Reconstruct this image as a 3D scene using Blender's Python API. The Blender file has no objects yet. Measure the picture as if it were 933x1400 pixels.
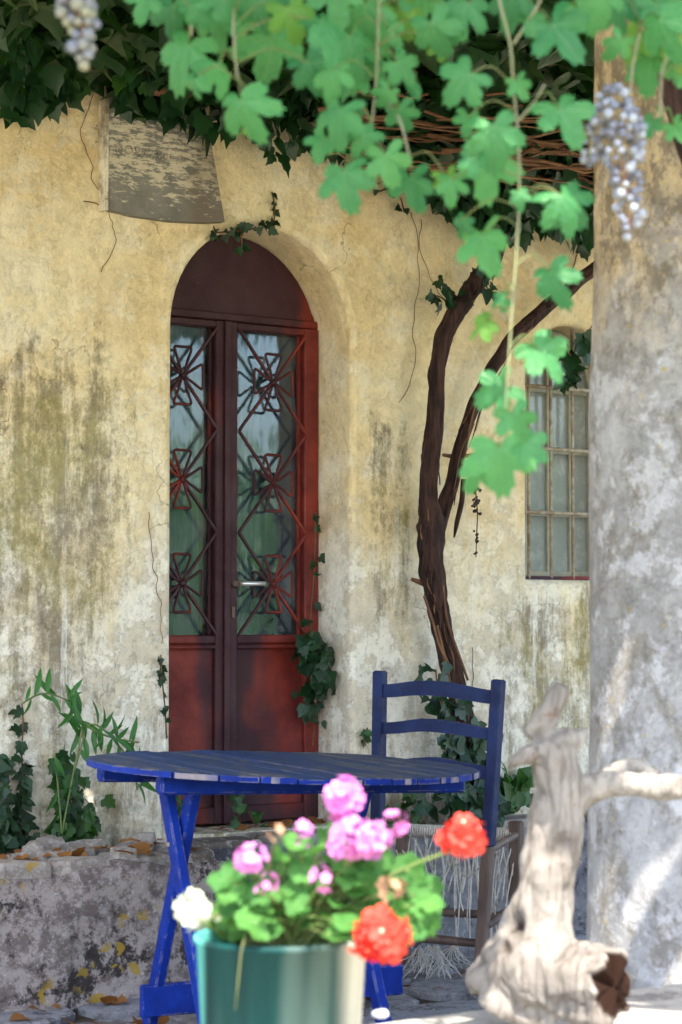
import bpy, bmesh, math, random
from mathutils import Vector, Matrix, noise, geometry
R = math.radians
random.seed(7)
scene = bpy.context.scene
COL = scene.collection

# ------------------------------------------------------------------ camera, sky, sun, exposure
EYE = 1.15
FPX = 3000.0                       # focal length in pixels of the 933 x 1400 photograph
PITCH = math.atan(150 / FPX)
cam_d = bpy.data.cameras.new('camera')
cam = bpy.data.objects.new('camera', cam_d); COL.objects.link(cam)
cam.location = (0, 0, EYE)
cam.rotation_euler = (math.pi / 2 + PITCH, 0, 0)
cam_d.sensor_fit = 'VERTICAL'; cam_d.sensor_height = 36; cam_d.sensor_width = 24
cam_d.lens = FPX / 1400 * 36
cam_d.clip_start = 0.05; cam_d.clip_end = 3000
cam_d.dof.use_dof = True; cam_d.dof.focus_distance = 7.45; cam_d.dof.aperture_fstop = 5.2
scene.camera = cam

SUN_EL = 58.0
SUN_DIR = Vector((0.10, -0.995, 0)).normalized() * math.cos(R(SUN_EL)); SUN_DIR.z = math.sin(R(SUN_EL))
world = bpy.data.worlds.new('World'); scene.world = world; world.use_nodes = True
wn = world.node_tree.nodes; wn.clear()
sky = wn.new('ShaderNodeTexSky'); sky.sky_type = 'NISHITA'; sky.sun_disc = False
sky.sun_elevation = R(SUN_EL); sky.sun_rotation = math.atan2(SUN_DIR.x, SUN_DIR.y)
sky.air_density = 1.0; sky.dust_density = 2.0; sky.ozone_density = 1.0
bg = wn.new('ShaderNodeBackground'); bg.inputs['Strength'].default_value = 0.15
wo = wn.new('ShaderNodeOutputWorld')
world.node_tree.links.new(sky.outputs[0], bg.inputs[0]); world.node_tree.links.new(bg.outputs[0], wo.inputs[0])
sl = bpy.data.lights.new('sun', 'SUN'); sl.energy = 2.8; sl.angle = R(0.5); sl.color = (1, 0.94, 0.84)
so = bpy.data.objects.new('sun', sl); COL.objects.link(so)
so.rotation_euler = SUN_DIR.to_track_quat('Z', 'Y').to_euler()
so.location = (2, -3, 8)
vs = scene.view_settings
vs.view_transform = 'Standard'; vs.look = 'None'; vs.gamma = 1; vs.exposure = 2.5; vs.use_curve_mapping = False
scene.cycles.use_denoising = True; scene.cycles.use_adaptive_sampling = True; scene.cycles.adaptive_threshold = 0.02
scene.cycles.max_bounces = 7; scene.cycles.diffuse_bounces = 4; scene.cycles.glossy_bounces = 4
scene.cycles.transmission_bounces = 4; scene.cycles.transparent_max_bounces = 12
scene.cycles.sample_clamp_indirect = 8

# ------------------------------------------------------------------ where things stand
FWD = Vector((0, math.cos(PITCH), math.sin(PITCH))); UPV = Vector((0, -math.sin(PITCH), math.cos(PITCH)))
CAM = Vector((0, 0, EYE))
def ray(x, y): return Vector((1, 0, 0)) * ((x - 466.5) / FPX) + UPV * ((700 - y) / FPX) + FWD
def P(x, y, Y):                      # point seen at photo position x, y at distance Y in front of the camera
    r = ray(x, y); return CAM + r * (Y / r.y)
def PZ(x, y, z):                     # the same on the level z
    r = ray(x, y); return CAM + r * ((z - EYE) / r.z)
ANG = R(36)
O = Vector((-0.567, 7.35, 0))        # foot of the door's left jamb; the house front runs from here at ANG
U = Vector((math.cos(ANG), math.sin(ANG), 0)); N = Vector((-math.sin(ANG), math.cos(ANG), 0))
def PW(x, y, w):                     # point on a plane parallel to the house front, w behind it
    r = ray(x, y); t = (w - (CAM - O).dot(N)) / r.dot(N); return CAM + r * t
def HW(x, y, w):                     # the same in the house's own coordinates
    p = PW(x, y, w) - O; return Vector((p.dot(U), p.dot(N), p.z))
def HOUSE(u, w, z): return O + U * u + N * w + Vector((0, 0, z))
def uw(p): q = p - O; return q.dot(U), q.dot(N)

# ------------------------------------------------------------------ material helpers
class NT:
    def __init__(s, name):
        s.m = bpy.data.materials.new(name); s.m.use_nodes = True
        s.t = s.m.node_tree; s.t.nodes.clear()
        s.out = s.n('ShaderNodeOutputMaterial'); s.co = s.n('ShaderNodeTexCoord')
    def n(s, ty, **kw):
        o = s.t.nodes.new(ty)
        for k, v in kw.items(): setattr(o, k, v)
        return o
    def l(s, a, b): s.t.links.new(a, b)
    def put(s, sock, v):
        if hasattr(v, 'is_linked') or isinstance(v, bpy.types.NodeSocket): s.l(v, sock)
        else: sock.default_value = v
    def math(s, op, a, b=0.0, c=None, clamp=False):
        o = s.n('ShaderNodeMath', operation=op); o.use_clamp = clamp
        s.put(o.inputs[0], a); s.put(o.inputs[1], b)
        if c is not None: s.put(o.inputs[2], c)
        return o.outputs[0]
    def map(s, v, a, b, c=0.0, d=1.0, smooth=True):
        o = s.n('ShaderNodeMapRange'); o.interpolation_type = 'SMOOTHSTEP' if smooth else 'LINEAR'
        s.put(o.inputs[0], v); s.put(o.inputs[1], a); s.put(o.inputs[2], b); s.put(o.inputs[3], c); s.put(o.inputs[4], d)
        return o.outputs[0]
    def noise(s, vec, scale, detail=4.0, rough=0.55, dist=0.0):
        o = s.n('ShaderNodeTexNoise'); s.l(vec, o.inputs['Vector'])
        o.inputs['Scale'].default_value = scale; o.inputs['Detail'].default_value = detail
        o.inputs['Roughness'].default_value = rough; o.inputs['Distortion'].default_value = dist
        return o.outputs['Fac']
    def scaled(s, vec, sc, loc=(0, 0, 0)):
        o = s.n('ShaderNodeMapping'); s.l(vec, o.inputs['Vector']); o.inputs['Scale'].default_value = sc; o.inputs['Location'].default_value = loc
        return o.outputs[0]
    def mix(s, f, a, b):
        o = s.n('ShaderNodeMix', data_type='RGBA'); s.put(o.inputs[0], f)
        s.put(o.inputs[6], a if not isinstance(a, tuple) else (*a, 1)[:4]); s.put(o.inputs[7], b if not isinstance(b, tuple) else (*b, 1)[:4])
        return o.outputs[2]
    def sep(s, v):
        o = s.n('ShaderNodeSeparateXYZ'); s.l(v, o.inputs[0]); return o.outputs
    def bsdf(s, col, rough=0.8, bump=None, bstr=0.3, bdist=0.01, metal=0.0, spec=0.4):
        b = s.n('ShaderNodeBsdfPrincipled')
        s.put(b.inputs['Base Color'], col if not isinstance(col, tuple) else (*col, 1)[:4]); s.put(b.inputs['Roughness'], rough)
        s.put(b.inputs['Metallic'], metal); b.inputs['Specular IOR Level'].default_value = spec
        if bump is not None:
            bn = s.n('ShaderNodeBump'); bn.inputs['Strength'].default_value = bstr; bn.inputs['Distance'].default_value = bdist
            s.l(bump, bn.inputs['Height']); s.l(bn.outputs[0], b.inputs['Normal'])
        s.l(b.outputs[0], s.out.inputs[0]); s.b = b
        return s.m

MATS = {}
def M_simple(name, col, col2=None, rough=0.7, scale=20, bstr=0.3, bd=0.004, metal=0, spec=0.4, sc=(1, 1, 1), lo=0.35, hi=0.65):
    t = NT(name); v = t.scaled(t.co.outputs['Object'], sc)
    f = t.noise(v, scale, 6, 0.6)
    c = t.mix(t.map(f, lo, hi), col, col2 or col)
    MATS[name] = t.bsdf(c, rough, t.noise(v, scale * 2, 6, 0.7), bstr, bd, metal, spec)
    return MATS[name]

def M_leaf(name, c1, c2, trans=0.35, rough=0.4, spec=0.5, vein=None):
    t = NT(name)
    oi = t.n('ShaderNodeObjectInfo'); geo = t.n('ShaderNodeNewGeometry')
    rnd = t.math('ADD', t.math('MULTIPLY', geo.outputs['Random Per Island'], 0.6), t.math('MULTIPLY', oi.outputs['Random'], 0.6))
    f = t.math('ADD', rnd, t.math('MULTIPLY', t.math('SUBTRACT', t.noise(t.co.outputs['Object'], 3.2 if vein else 14, 3), 0.5), 0.7), clamp=True)
    c = t.mix(f, c1, c2)
    bumph = t.noise(t.co.outputs['Object'], 9 if vein else 60, 3)
    if vein:
        at = t.n('ShaderNodeAttribute'); at.attribute_name = 'vein'
        c = t.mix(t.math('MULTIPLY', t.map(at.outputs['Fac'], 0.6, 1.0), 0.6), c, vein)
        c = t.mix(t.map(t.noise(t.co.outputs['Object'], 5.5, 5, 0.7), 0.64, 0.70, 0, 0.7), c, (0.30, 0.28, 0.06))
        bumph = t.math('SUBTRACT', bumph, at.outputs['Fac'])
    t.bsdf(c, rough, bumph, 0.35, 0.05 if vein else 0.003, 0, spec)
    tr = t.n('ShaderNodeBsdfTranslucent'); hs = t.n('ShaderNodeHueSaturation'); hs.inputs['Value'].default_value = 1.3; hs.inputs['Saturation'].default_value = 1.1
    hs.inputs['Hue'].default_value = 0.49
    t.put(hs.inputs['Color'], c); t.l(hs.outputs[0], tr.inputs[0])
    mx = t.n('ShaderNodeMixShader'); mx.inputs[0].default_value = trans
    t.l(t.b.outputs[0], mx.inputs[1]); t.l(tr.outputs[0], mx.inputs[2]); t.l(mx.outputs[0], t.out.inputs[0])
    MATS[name] = t.m; return t.m

def wall_material(name, pillar=False):
    t = NT(name); co = t.co.outputs['Object']; X, Y, Z = t.sep(co)
    big = t.noise(co, 1.7, 5, 0.6); med = t.noise(co, 6, 6, 0.65); fine = t.noise(co, 34, 6, 0.7); grit = t.noise(co, 150, 3, 0.6)
    streak = t.noise(t.scaled(co, (9, 9, 1.1)), 1.4, 6, 0.65)
    blot = t.noise(t.scaled(co, (1, 1, 0.7), (3, 1, 7)), 11, 8, 0.75)
    if not pillar:
        ochre = t.mix(t.map(big, 0.38, 0.62), (0.90, 0.75, 0.46), (0.83, 0.63, 0.33))
        ochre = t.mix(t.map(t.noise(co, 4.2, 9, 0.72), 0.50, 0.56, 0, 0.55), ochre, (0.93, 0.82, 0.60))
        lime = t.mix(t.map(t.noise(co, 7, 10, 0.75), 0.47, 0.54), (0.86, 0.785, 0.64), (0.68, 0.58, 0.43))
        zz = t.math('ADD', Z, t.math('MULTIPLY', t.math('SUBTRACT', t.noise(t.scaled(co, (2.2, 2, 0.7)), 1.6, 8, 0.7), 0.5), 3.0))
        fl = t.map(zz, 1.75, 0.9)
        c = t.mix(fl, ochre, lime)
        # mildew, algae and soot with shapes of their own
        mk = t.math('MULTIPLY', t.map(X, 0.02, -0.36), t.math('MULTIPLY', t.map(Z, 0.45, 1.45, 0.45, 1), t.map(Z, 2.3, 1.80)))
        mk2 = t.math('MULTIPLY', t.map(X, 0.78, 0.86), t.math('MULTIPLY', t.map(X, 1.05, 0.97), t.math('MULTIPLY', t.map(Z, 0.9, 1.3), t.map(Z, 2.0, 1.8))))
        mk3 = t.math('MULTIPLY', t.map(X, 1.3, 1.6), t.math('MULTIPLY', t.map(Z, 0.45, 0.8), t.map(Z, 1.4, 1.15)))
        foot = t.map(Z, 1.15, 0.45)
        area = t.math('MAXIMUM', t.math('MAXIMUM', mk, t.math('MULTIPLY', mk2, 0.8)), t.math('MAXIMUM', t.math('MULTIPLY', mk3, 0.85), t.math('MULTIPLY', foot, 0.75)))
        speck = t.noise(t.scaled(co, (1, 1, 0.75)), 30, 10, 0.82)
        s1 = t.math('ADD', t.math('MULTIPLY', streak, 0.42), t.math('ADD', t.math('MULTIPLY', blot, 0.32), t.math('MULTIPLY', speck, 0.36)))
        thr = t.map(area, 0.0, 1.0, 0.655, 0.51, False)
        dark = t.map(t.math('SUBTRACT', s1, thr), -0.05, 0.085)
        green = t.map(t.noise(co, 2.6, 4, 0.6), 0.46, 0.58)
        mcol = t.mix(green, (0.20, 0.155, 0.095), (0.27, 0.225, 0.075))
        c = t.mix(t.math('MULTIPLY', dark, 0.82), c, mcol)
        black = t.math('MULTIPLY', t.map(t.math('ADD', t.math('MULTIPLY', blot, 0.5), t.math('MULTIPLY', speck, 0.5)), 0.575, 0.61), t.math('MULTIPLY', area, t.map(X, -0.2, -0.55, 0.35, 1)))
        c = t.mix(t.math('MULTIPLY', black, 0.8), c, (0.075, 0.055, 0.035))
        patch = t.math('MULTIPLY', t.map(t.math('ADD', t.math('MULTIPLY', blot, 0.6), t.math('MULTIPLY', speck, 0.4)), 0.56, 0.61), t.map(big, 0.40, 0.6))
        c = t.mix(t.math('MULTIPLY', patch, 0.55), c, (0.44, 0.33, 0.13))
        low = t.map(Z, 1.6, 0.8)
        c = t.mix(t.math('MULTIPLY', t.math('MULTIPLY', low, t.map(t.noise(co, 22, 10, 0.82), 0.55, 0.59)), 0.6), c, (0.30, 0.27, 0.23))
        c = t.mix(t.math('MULTIPLY', t.map(t.noise(t.scaled(co, (14, 14, 1.0), (2, 0, 5)), 1.0, 9, 0.75), 0.56, 0.60), t.map(Z, 1.9, 1.1, 0.1, 0.5)), c, (0.93, 0.88, 0.78))
    else:
        c = t.mix(t.map(big, 0.35, 0.65), (0.39, 0.385, 0.385), (0.26, 0.25, 0.24))
        sp2 = t.noise(t.scaled(co, (1, 1, 0.7)), 16, 10, 0.8)
        c = t.mix(t.math('MULTIPLY', t.map(t.math('ADD', t.math('MULTIPLY', blot, 0.5), t.math('MULTIPLY', sp2, 0.5)), 0.50, 0.56), 0.72), c, (0.22, 0.195, 0.16))
        c = t.mix(t.math('MULTIPLY', t.map(t.noise(co, 7, 10, 0.78), 0.545, 0.575), 0.45), c, (0.58, 0.58, 0.61))
        c = t.mix(t.math('MULTIPLY', t.map(t.math('ADD', Z, t.math('MULTIPLY', med, 0.5)), 1.85, 2.35), 0.7), c, t.mix(t.map(sp2, 0.46, 0.54), (0.52, 0.37, 0.16), (0.20, 0.135, 0.055)))
        c = t.mix(t.map(t.noise(co, 60, 2, 0.4), 0.72, 0.76, 0, 0.7), c, (0.50, 0.36, 0.05))
    # cracks
    vo = t.n('ShaderNodeTexVoronoi', feature='DISTANCE_TO_EDGE')
    wv = t.n('ShaderNodeVectorMath', operation='ADD')
    nz = t.n('ShaderNodeTexNoise'); nz.inputs['Scale'].default_value = 5; nz.inputs['Detail'].default_value = 6; t.l(co, nz.inputs['Vector'])
    sc = t.n('ShaderNodeVectorMath', operation='SCALE'); t.l(nz.outputs['Color'], sc.inputs[0]); sc.inputs['Scale'].default_value = 0.35
    t.l(t.scaled(co, (1, 1, 0.55)), wv.inputs[0]); t.l(sc.outputs[0], wv.inputs[1]); t.l(wv.outputs[0], vo.inputs['Vector']); vo.inputs['Scale'].default_value = 2.1
    crack = t.math('MULTIPLY', t.map(vo.outputs['Distance'], 0.0045, 0.001), t.map(t.noise(co, 2.3, 2), 0.50, 0.60))
    c = t.mix(t.math('MULTIPLY', crack, 0.6), c, (0.22, 0.14, 0.07))
    mot = t.noise(co, 17, 10, 0.82)
    hs = t.n('ShaderNodeHueSaturation'); t.put(hs.inputs['Color'], c); t.l(t.map(mot, 0.3, 0.7, 0.74 if not pillar else 0.62, 1.16 if not pillar else 1.25, False), hs.inputs['Value']); c = hs.outputs[0]
    c = t.mix(t.math('MULTIPLY', t.map(t.noise(t.scaled(co, (1, 1, 0.6)), 45, 8, 0.8), 0.60, 0.64), t.map(big, 0.35, 0.6, 0.2, 0.6)), c, (0.30, 0.22, 0.11) if not pillar else (0.22, 0.19, 0.16))
    c = t.mix(t.map(fine, 0.62, 0.74, 0, 0.35), c, (0.35, 0.26, 0.14))
    c = t.mix(t.map(grit, 0.6, 0.8, 0, 0.25), c, (0.9, 0.8, 0.62))
    h = t.math('ADD', t.math('MULTIPLY', fine, 0.5), t.math('ADD', t.math('MULTIPLY', med, 1.4), t.math('MULTIPLY', grit, 0.16)))
    h = t.math('SUBTRACT', h, t.math('MULTIPLY', crack, 0.6))
    h = t.math('ADD', h, t.math('MULTIPLY', t.map(t.noise(co, 7, 10, 0.75), 0.49, 0.52), 0.35))
    MATS[name] = t.bsdf(c, 0.93, h, 0.55, 0.02, 0, 0.2)
wall_material('plaster'); wall_material('pillar_plaster', True)

def rust_material(name):
    t = NT(name); co = t.co.outputs['Object']
    a = t.noise(co, 5, 6, 0.65); b = t.noise(t.scaled(co, (1, 1, 0.4), (5, 0, 2)), 3.2, 3, 0.5); f = t.noise(co, 60, 5, 0.7)
    c = t.mix(t.map(a, 0.35, 0.65), (0.22, 0.024, 0.012), (0.12, 0.014, 0.010))
    c = t.mix(t.map(b, 0.45, 0.56, 0, 0.92), c, (0.030, 0.010, 0.016))
    c = t.mix(t.map(f, 0.6, 0.75, 0, 0.5), c, (0.27, 0.06, 0.02))
    MATS[name] = t.bsdf(c, t.map(a, 0.3, 0.7, 0.45, 0.75), t.math('ADD', f, a), 0.3, 0.004, 0.0, 0.35)
rust_material('oxide_paint')

def blue_paint(name, c1, c2, wood, wear, sc=(1, 1, 1), lowz=None):
    t = NT(name); co = t.scaled(t.co.outputs['Object'], sc)
    a = t.noise(co, 7, 5, 0.6); f = t.noise(co, 40, 8, 0.75); g = t.noise(co, 160, 3, 0.6)
    c = t.mix(t.map(a, 0.35, 0.65), c1, c2)
    k = t.map(t.math('ADD', t.math('MULTIPLY', f, 0.6), t.math('MULTIPLY', a, 0.4)), wear, wear + 0.05)
    c = t.mix(t.math('MULTIPLY', k, 0.9), c, wood)
    bv = t.n('ShaderNodeBevel'); bv.samples = 4; bv.inputs['Radius'].default_value = 0.005
    ge = t.n('ShaderNodeNewGeometry'); dp_ = t.n('ShaderNodeVectorMath', operation='DOT_PRODUCT'); t.l(bv.outputs[0], dp_.inputs[0]); t.l(ge.outputs['True Normal'], dp_.inputs[1])
    ed = t.math('MULTIPLY', t.map(dp_.outputs['Value'], 0.985, 0.93), t.map(t.noise(co, 22, 8, 0.75), 0.50, 0.56))
    c = t.mix(t.math('MULTIPLY', ed, 0.85), c, wood)
    c = t.mix(t.map(g, 0.7, 0.8, 0, 0.6), c, (0.45, 0.45, 0.45))
    MATS[name] = t.bsdf(c, t.map(f, 0.3, 0.7, 0.55, 0.8), t.math('SUBTRACT', f, k), 0.3, 0.003, 0, 0.2)
blue_paint('blue_paint', (0.004, 0.030, 0.27), (0.003, 0.018, 0.17), (0.30, 0.27, 0.25), 0.605)
blue_paint('blue_table_top', (0.018, 0.050, 0.150), (0.038, 0.064, 0.125), (0.13, 0.125, 0.13), 0.51, (1, 0.14, 1))
blue_paint('blue_chair', (0.017, 0.030, 0.098), (0.011, 0.018, 0.062), (0.09, 0.065, 0.06), 0.60)
M_simple('end_grain', (0.33, 0.27, 0.25), (0.12, 0.12, 0.22), 0.85, 18)
M_simple('bark', (0.020, 0.008, 0.007), (0.085, 0.038, 0.026), 0.9, 16, 1.0, 0.02, sc=(3, 3, 0.4))
M_simple('twig', (0.21, 0.10, 0.042), (0.10, 0.042, 0.019), 0.8, 14)
M_simple('old_timber', (0.17, 0.115, 0.075), (0.09, 0.06, 0.045), 0.85, 9, sc=(0.3, 3, 3))
M_simple('iron_rod', (0.42, 0.37, 0.28), (0.24, 0.17, 0.10), 0.7, 30)
M_simple('window_paint', (0.30, 0.31, 0.25), (0.42, 0.38, 0.28), 0.65, 22)
M_simple('dark_room', (0.03, 0.035, 0.05), None, 0.9)
M_simple('curtain_cloth', (0.085, 0.125, 0.13), (0.05, 0.08, 0.09), 0.9, 8)
M_simple('pale_blind', (0.72, 0.73, 0.72), (0.62, 0.62, 0.60), 0.9, 5)
M_simple('blue_cloth', (0.018, 0.035, 0.07), (0.028, 0.045, 0.085), 0.9, 8)
M_simple('chrome', (0.75, 0.75, 0.73), None, 0.3, 40, 0.05, metal=0.7)
M_simple('dark_lettering', (0.10, 0.09, 0.075), (0.40, 0.36, 0.28), 0.9, 30, 0.1, lo=0.4, hi=0.5)
M_simple('rope', (0.66, 0.61, 0.53), (0.48, 0.43, 0.37), 0.9, 60)
M_simple('dark_wood', (0.075, 0.045, 0.035), (0.14, 0.09, 0.07), 0.6, 14, sc=(1, 1, 0.3))
M_simple('soil', (0.05, 0.035, 0.022), (0.10, 0.07, 0.045), 0.95, 30, 0.8, 0.02)
M_simple('white_stone', (0.75, 0.74, 0.70), None, 0.8)
M_simple('flower_pink', (0.58, 0.12, 0.44), (0.64, 0.24, 0.54), 0.6, 9)
M_simple('flower_red', (0.62, 0.022, 0.012), (0.68, 0.05, 0.028), 0.6, 9)
M_simple('flower_white', (0.55, 0.57, 0.42), (0.46, 0.52, 0.34), 0.6, 9)
M_simple('flower_dry', (0.42, 0.25, 0.15), (0.28, 0.15, 0.08), 0.8, 9)
M_simple('flower_heart', (0.50, 0.02, 0.22), None, 0.6)
M_simple('green_stem', (0.10, 0.17, 0.04), (0.16, 0.16, 0.06), 0.6, 12)
M_simple('vine_cane', (0.27, 0.24, 0.17), (0.20, 0.21, 0.10), 0.65, 10)
M_simple('grape_stalk', (0.28, 0.12, 0.08), (0.32, 0.25, 0.10), 0.7, 10)
M_simple('dry_berry', (0.030, 0.018, 0.018), (0.07, 0.04, 0.03), 0.8, 60)
M_simple('garden_earth', (0.36, 0.32, 0.24), (0.26, 0.25, 0.14), 0.95, 0.8)
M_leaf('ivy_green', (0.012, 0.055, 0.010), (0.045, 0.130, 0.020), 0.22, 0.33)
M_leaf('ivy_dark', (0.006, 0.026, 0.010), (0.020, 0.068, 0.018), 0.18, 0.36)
M_leaf('vine_green', (0.014, 0.125, 0.056), (0.105, 0.330, 0.105), 0.5, 0.42, 0.45, vein=(0.22, 0.42, 0.18))
M_leaf('vine_yellow', (0.09, 0.25, 0.045), (0.16, 0.30, 0.05), 0.45, 0.5, 0.35, vein=(0.3, 0.42, 0.14))
M_leaf('shrub_green', (0.030, 0.125, 0.022), (0.055, 0.19, 0.035), 0.35, 0.4)
M_leaf('geranium_green', (0.022, 0.11, 0.026), (0.080, 0.225, 0.042), 0.30, 0.55, 0.3, vein=(0.2, 0.36, 0.12))
M_leaf('dead_leaf', (0.34, 0.14, 0.030), (0.17, 0.075, 0.03), 0.15, 0.7, 0.3)
M_leaf('garden_leaf', (0.08, 0.20, 0.03), (0.18, 0.34, 0.06), 0.35, 0.5)
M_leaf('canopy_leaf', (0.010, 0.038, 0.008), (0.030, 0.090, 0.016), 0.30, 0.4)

def stone_material(name, c1, c2, dark, lichen=True):
    t = NT(name); co = t.co.outputs['Object']
    a = t.noise(co, 4, 6, 0.65); b = t.noise(co, 13, 8, 0.75); f = t.noise(co, 55, 6, 0.75)
    b = t.noise(co, 13, 10, 0.8); c = t.mix(t.map(b, 0.44, 0.56), c1, c2)
    c = t.mix(t.math('MULTIPLY', t.map(t.math('ADD', t.math('MULTIPLY', a, 0.6), t.math('MULTIPLY', b, 0.4)), 0.525, 0.565), 0.9), c, dark)
    c = t.mix(t.map(f, 0.56, 0.70, 0, 0.6), c, tuple(x * 0.35 for x in dark))
    c = t.mix(t.map(f, 0.44, 0.34, 0, 0.5), c, (0.62, 0.58, 0.57))
    if lichen:
        vo = t.n('ShaderNodeTexVoronoi'); vo.inputs['Scale'].default_value = 14
        nzv = t.n('ShaderNodeTexNoise'); nzv.inputs['Scale'].default_value = 30; t.l(co, nzv.inputs['Vector'])
        mx = t.n('ShaderNodeMix', data_type='VECTOR'); mx.inputs[0].default_value = 0.06; t.l(co, mx.inputs[4]); t.l(nzv.outputs['Color'], mx.inputs[5]); t.l(mx.outputs[1], vo.inputs['Vector'])
        lk = t.math('MULTIPLY', t.map(vo.outputs['Distance'], 0.33, 0.25), t.map(t.noise(co, 3.0, 2), 0.53, 0.60))
        c = t.mix(t.math('MULTIPLY', lk, 0.85), c, (0.40, 0.25, 0.03))
    MATS[name] = t.bsdf(c, 0.92, t.math('ADD', t.math('MULTIPLY', b, 1.5), f), 0.6, 0.016, 0, 0.2)
stone_material('rubble', (0.38, 0.315, 0.285), (0.165, 0.128, 0.115), (0.032, 0.025, 0.023))
stone_material('footing', (0.23, 0.22, 0.225), (0.15, 0.14, 0.15), (0.06, 0.055, 0.06), False)  # darker copy of the rubble, with the shade behind the chair put in
stone_material('cap_stone', (0.42, 0.37, 0.33), (0.28, 0.235, 0.20), (0.13, 0.10, 0.08))
stone_material('flagstone', (0.30, 0.29, 0.30), (0.22, 0.21, 0.22), (0.13, 0.12, 0.12), False)
stone_material('parapet_stone', (0.52, 0.48, 0.42), (0.44, 0.40, 0.35), (0.26, 0.23, 0.20), False)

def driftwood_material():
    t = NT('driftwood'); co = t.co.outputs['Object']
    a = t.noise(co, 6, 5, 0.6); g = t.noise(t.scaled(co, (1, 1, 0.16)), 60, 10, 0.8); k = t.noise(co, 16, 10, 0.78)
    c = t.mix(t.map(a, 0.35, 0.65), (0.42, 0.38, 0.33), (0.29, 0.255, 0.22))
    c = t.mix(t.map(g, 0.53, 0.60, 0, 0.6), c, (0.17, 0.13, 0.105))
    c = t.mix(t.map(k, 0.60, 0.64, 0, 0.75), c, (0.20, 0.085, 0.04))
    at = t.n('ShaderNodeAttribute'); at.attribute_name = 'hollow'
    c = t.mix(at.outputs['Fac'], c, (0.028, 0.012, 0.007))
    MATS['driftwood'] = t.bsdf(c, 0.75, t.math('ADD', g, k), 0.9, 0.012, 0, 0.1)
driftwood_material()

def sign_material():
    t = NT('sign_board'); co = t.co.outputs['Object']; X, Y, Z = t.sep(co)
    s = t.noise(t.scaled(co, (4, 4, 15)), 4.0, 10, 0.8); b = t.noise(co, 7, 6, 0.7); f = t.noise(co, 60, 4, 0.7)
    grey = t.mix(t.map(b, 0.35, 0.65), (0.17, 0.16, 0.14), (0.25, 0.235, 0.20))
    band = t.math('MULTIPLY', t.map(Z, 2.52, 2.64), t.map(Z, 2.88, 2.78))
    k = t.map(t.math('ADD', s, t.math('MULTIPLY', band, 0.11)), 0.58, 0.625)
    c = t.mix(t.math('MULTIPLY', k, 0.72), grey, (0.80, 0.69, 0.50))
    stain = t.math('MULTIPLY', t.map(X, 0.03, 0.14), t.map(b, 0.3, 0.6))
    c = t.mix(t.math('MULTIPLY', stain, 0.6), c, (0.13, 0.085, 0.05))
    c = t.mix(t.map(f, 0.6, 0.75, 0, 0.4), c, (0.08, 0.075, 0.07))
    MATS['sign_board'] = t.bsdf(c, 0.85, t.math('ADD', k, f), 0.3, 0.004, 0, 0.25)
sign_material()

def pot_material():
    t = NT('pot_glaze_lit_sides'); co = t.co.outputs['Object']; X, Y, Z = t.sep(co)
    s = t.noise(t.scaled(co, (1, 1, 0.03)), 30, 4, 0.6); s2 = t.noise(t.scaled(co, (1, 1, 0.02), (4, 2, 0)), 11, 2, 0.5)
    c = t.mix(t.map(s, 0.35, 0.65), (0.001, 0.026, 0.026), (0.004, 0.046, 0.043))
    c = t.mix(t.map(s2, 0.50, 0.62, 0, 0.4), c, (0.14, 0.19, 0.16))
    c = t.mix(t.math('MULTIPLY', t.map(t.math('ADD', X, t.math('MULTIPLY', s, 0.04)), 0.095, 0.14), 0.85), c, (0.60, 0.56, 0.45))  # cream towards the right edge: sunlight painted into the colour
    c = t.mix(t.map(X, -0.106, -0.118), c, (0.10, 0.42, 0.36))  # lighter teal at the left edge: a lit rim painted in
    MATS['pot_glaze_lit_sides'] = t.bsdf(c, 0.5, s, 0.1, 0.002, 0.0, 0.18)
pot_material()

def glass_material(name='old_glass', d0=0.02, d1=0.16):
    t = NT(name)
    gl = t.n('ShaderNodeBsdfGlossy'); gl.inputs['Roughness'].default_value = 0.05; gl.inputs['Color'].default_value = (0.9, 0.95, 1, 1)
    tr = t.n('ShaderNodeBsdfTransparent'); tr.inputs[0].default_value = (0.80, 0.88, 0.90, 1)
    df = t.n('ShaderNodeBsdfDiffuse'); df.inputs[0].default_value = (0.52, 0.54, 0.50, 1)
    co = t.co.outputs['Object']
    bn = t.n('ShaderNodeBump'); bn.inputs['Strength'].default_value = 0.12; bn.inputs['Distance'].default_value = 0.01; t.l(t.noise(t.scaled(co, (1, 1, 0.5)), 12, 2), bn.inputs['Height']); t.l(bn.outputs[0], gl.inputs['Normal'])
    lw = t.n('ShaderNodeFresnel'); lw.inputs[0].default_value = 1.45
    m1 = t.n('ShaderNodeMixShader'); t.l(t.math('ADD', lw.outputs[0], 0.005), m1.inputs[0]); t.l(tr.outputs[0], m1.inputs[1]); t.l(gl.outputs[0], m1.inputs[2])
    m2 = t.n('ShaderNodeMixShader'); t.l(t.map(t.noise(co, 7, 6, 0.7), 0.45, 0.75, d0, d1), m2.inputs[0]); t.l(m1.outputs[0], m2.inputs[1]); t.l(df.outputs[0], m2.inputs[2])
    t.l(m2.outputs[0], t.out.inputs[0]); MATS[name] = t.m
glass_material(); glass_material('pale_reflection_glass', 0.42, 0.75)  # grey diffuse layer stands in for pale reflections in the window panes

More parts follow.
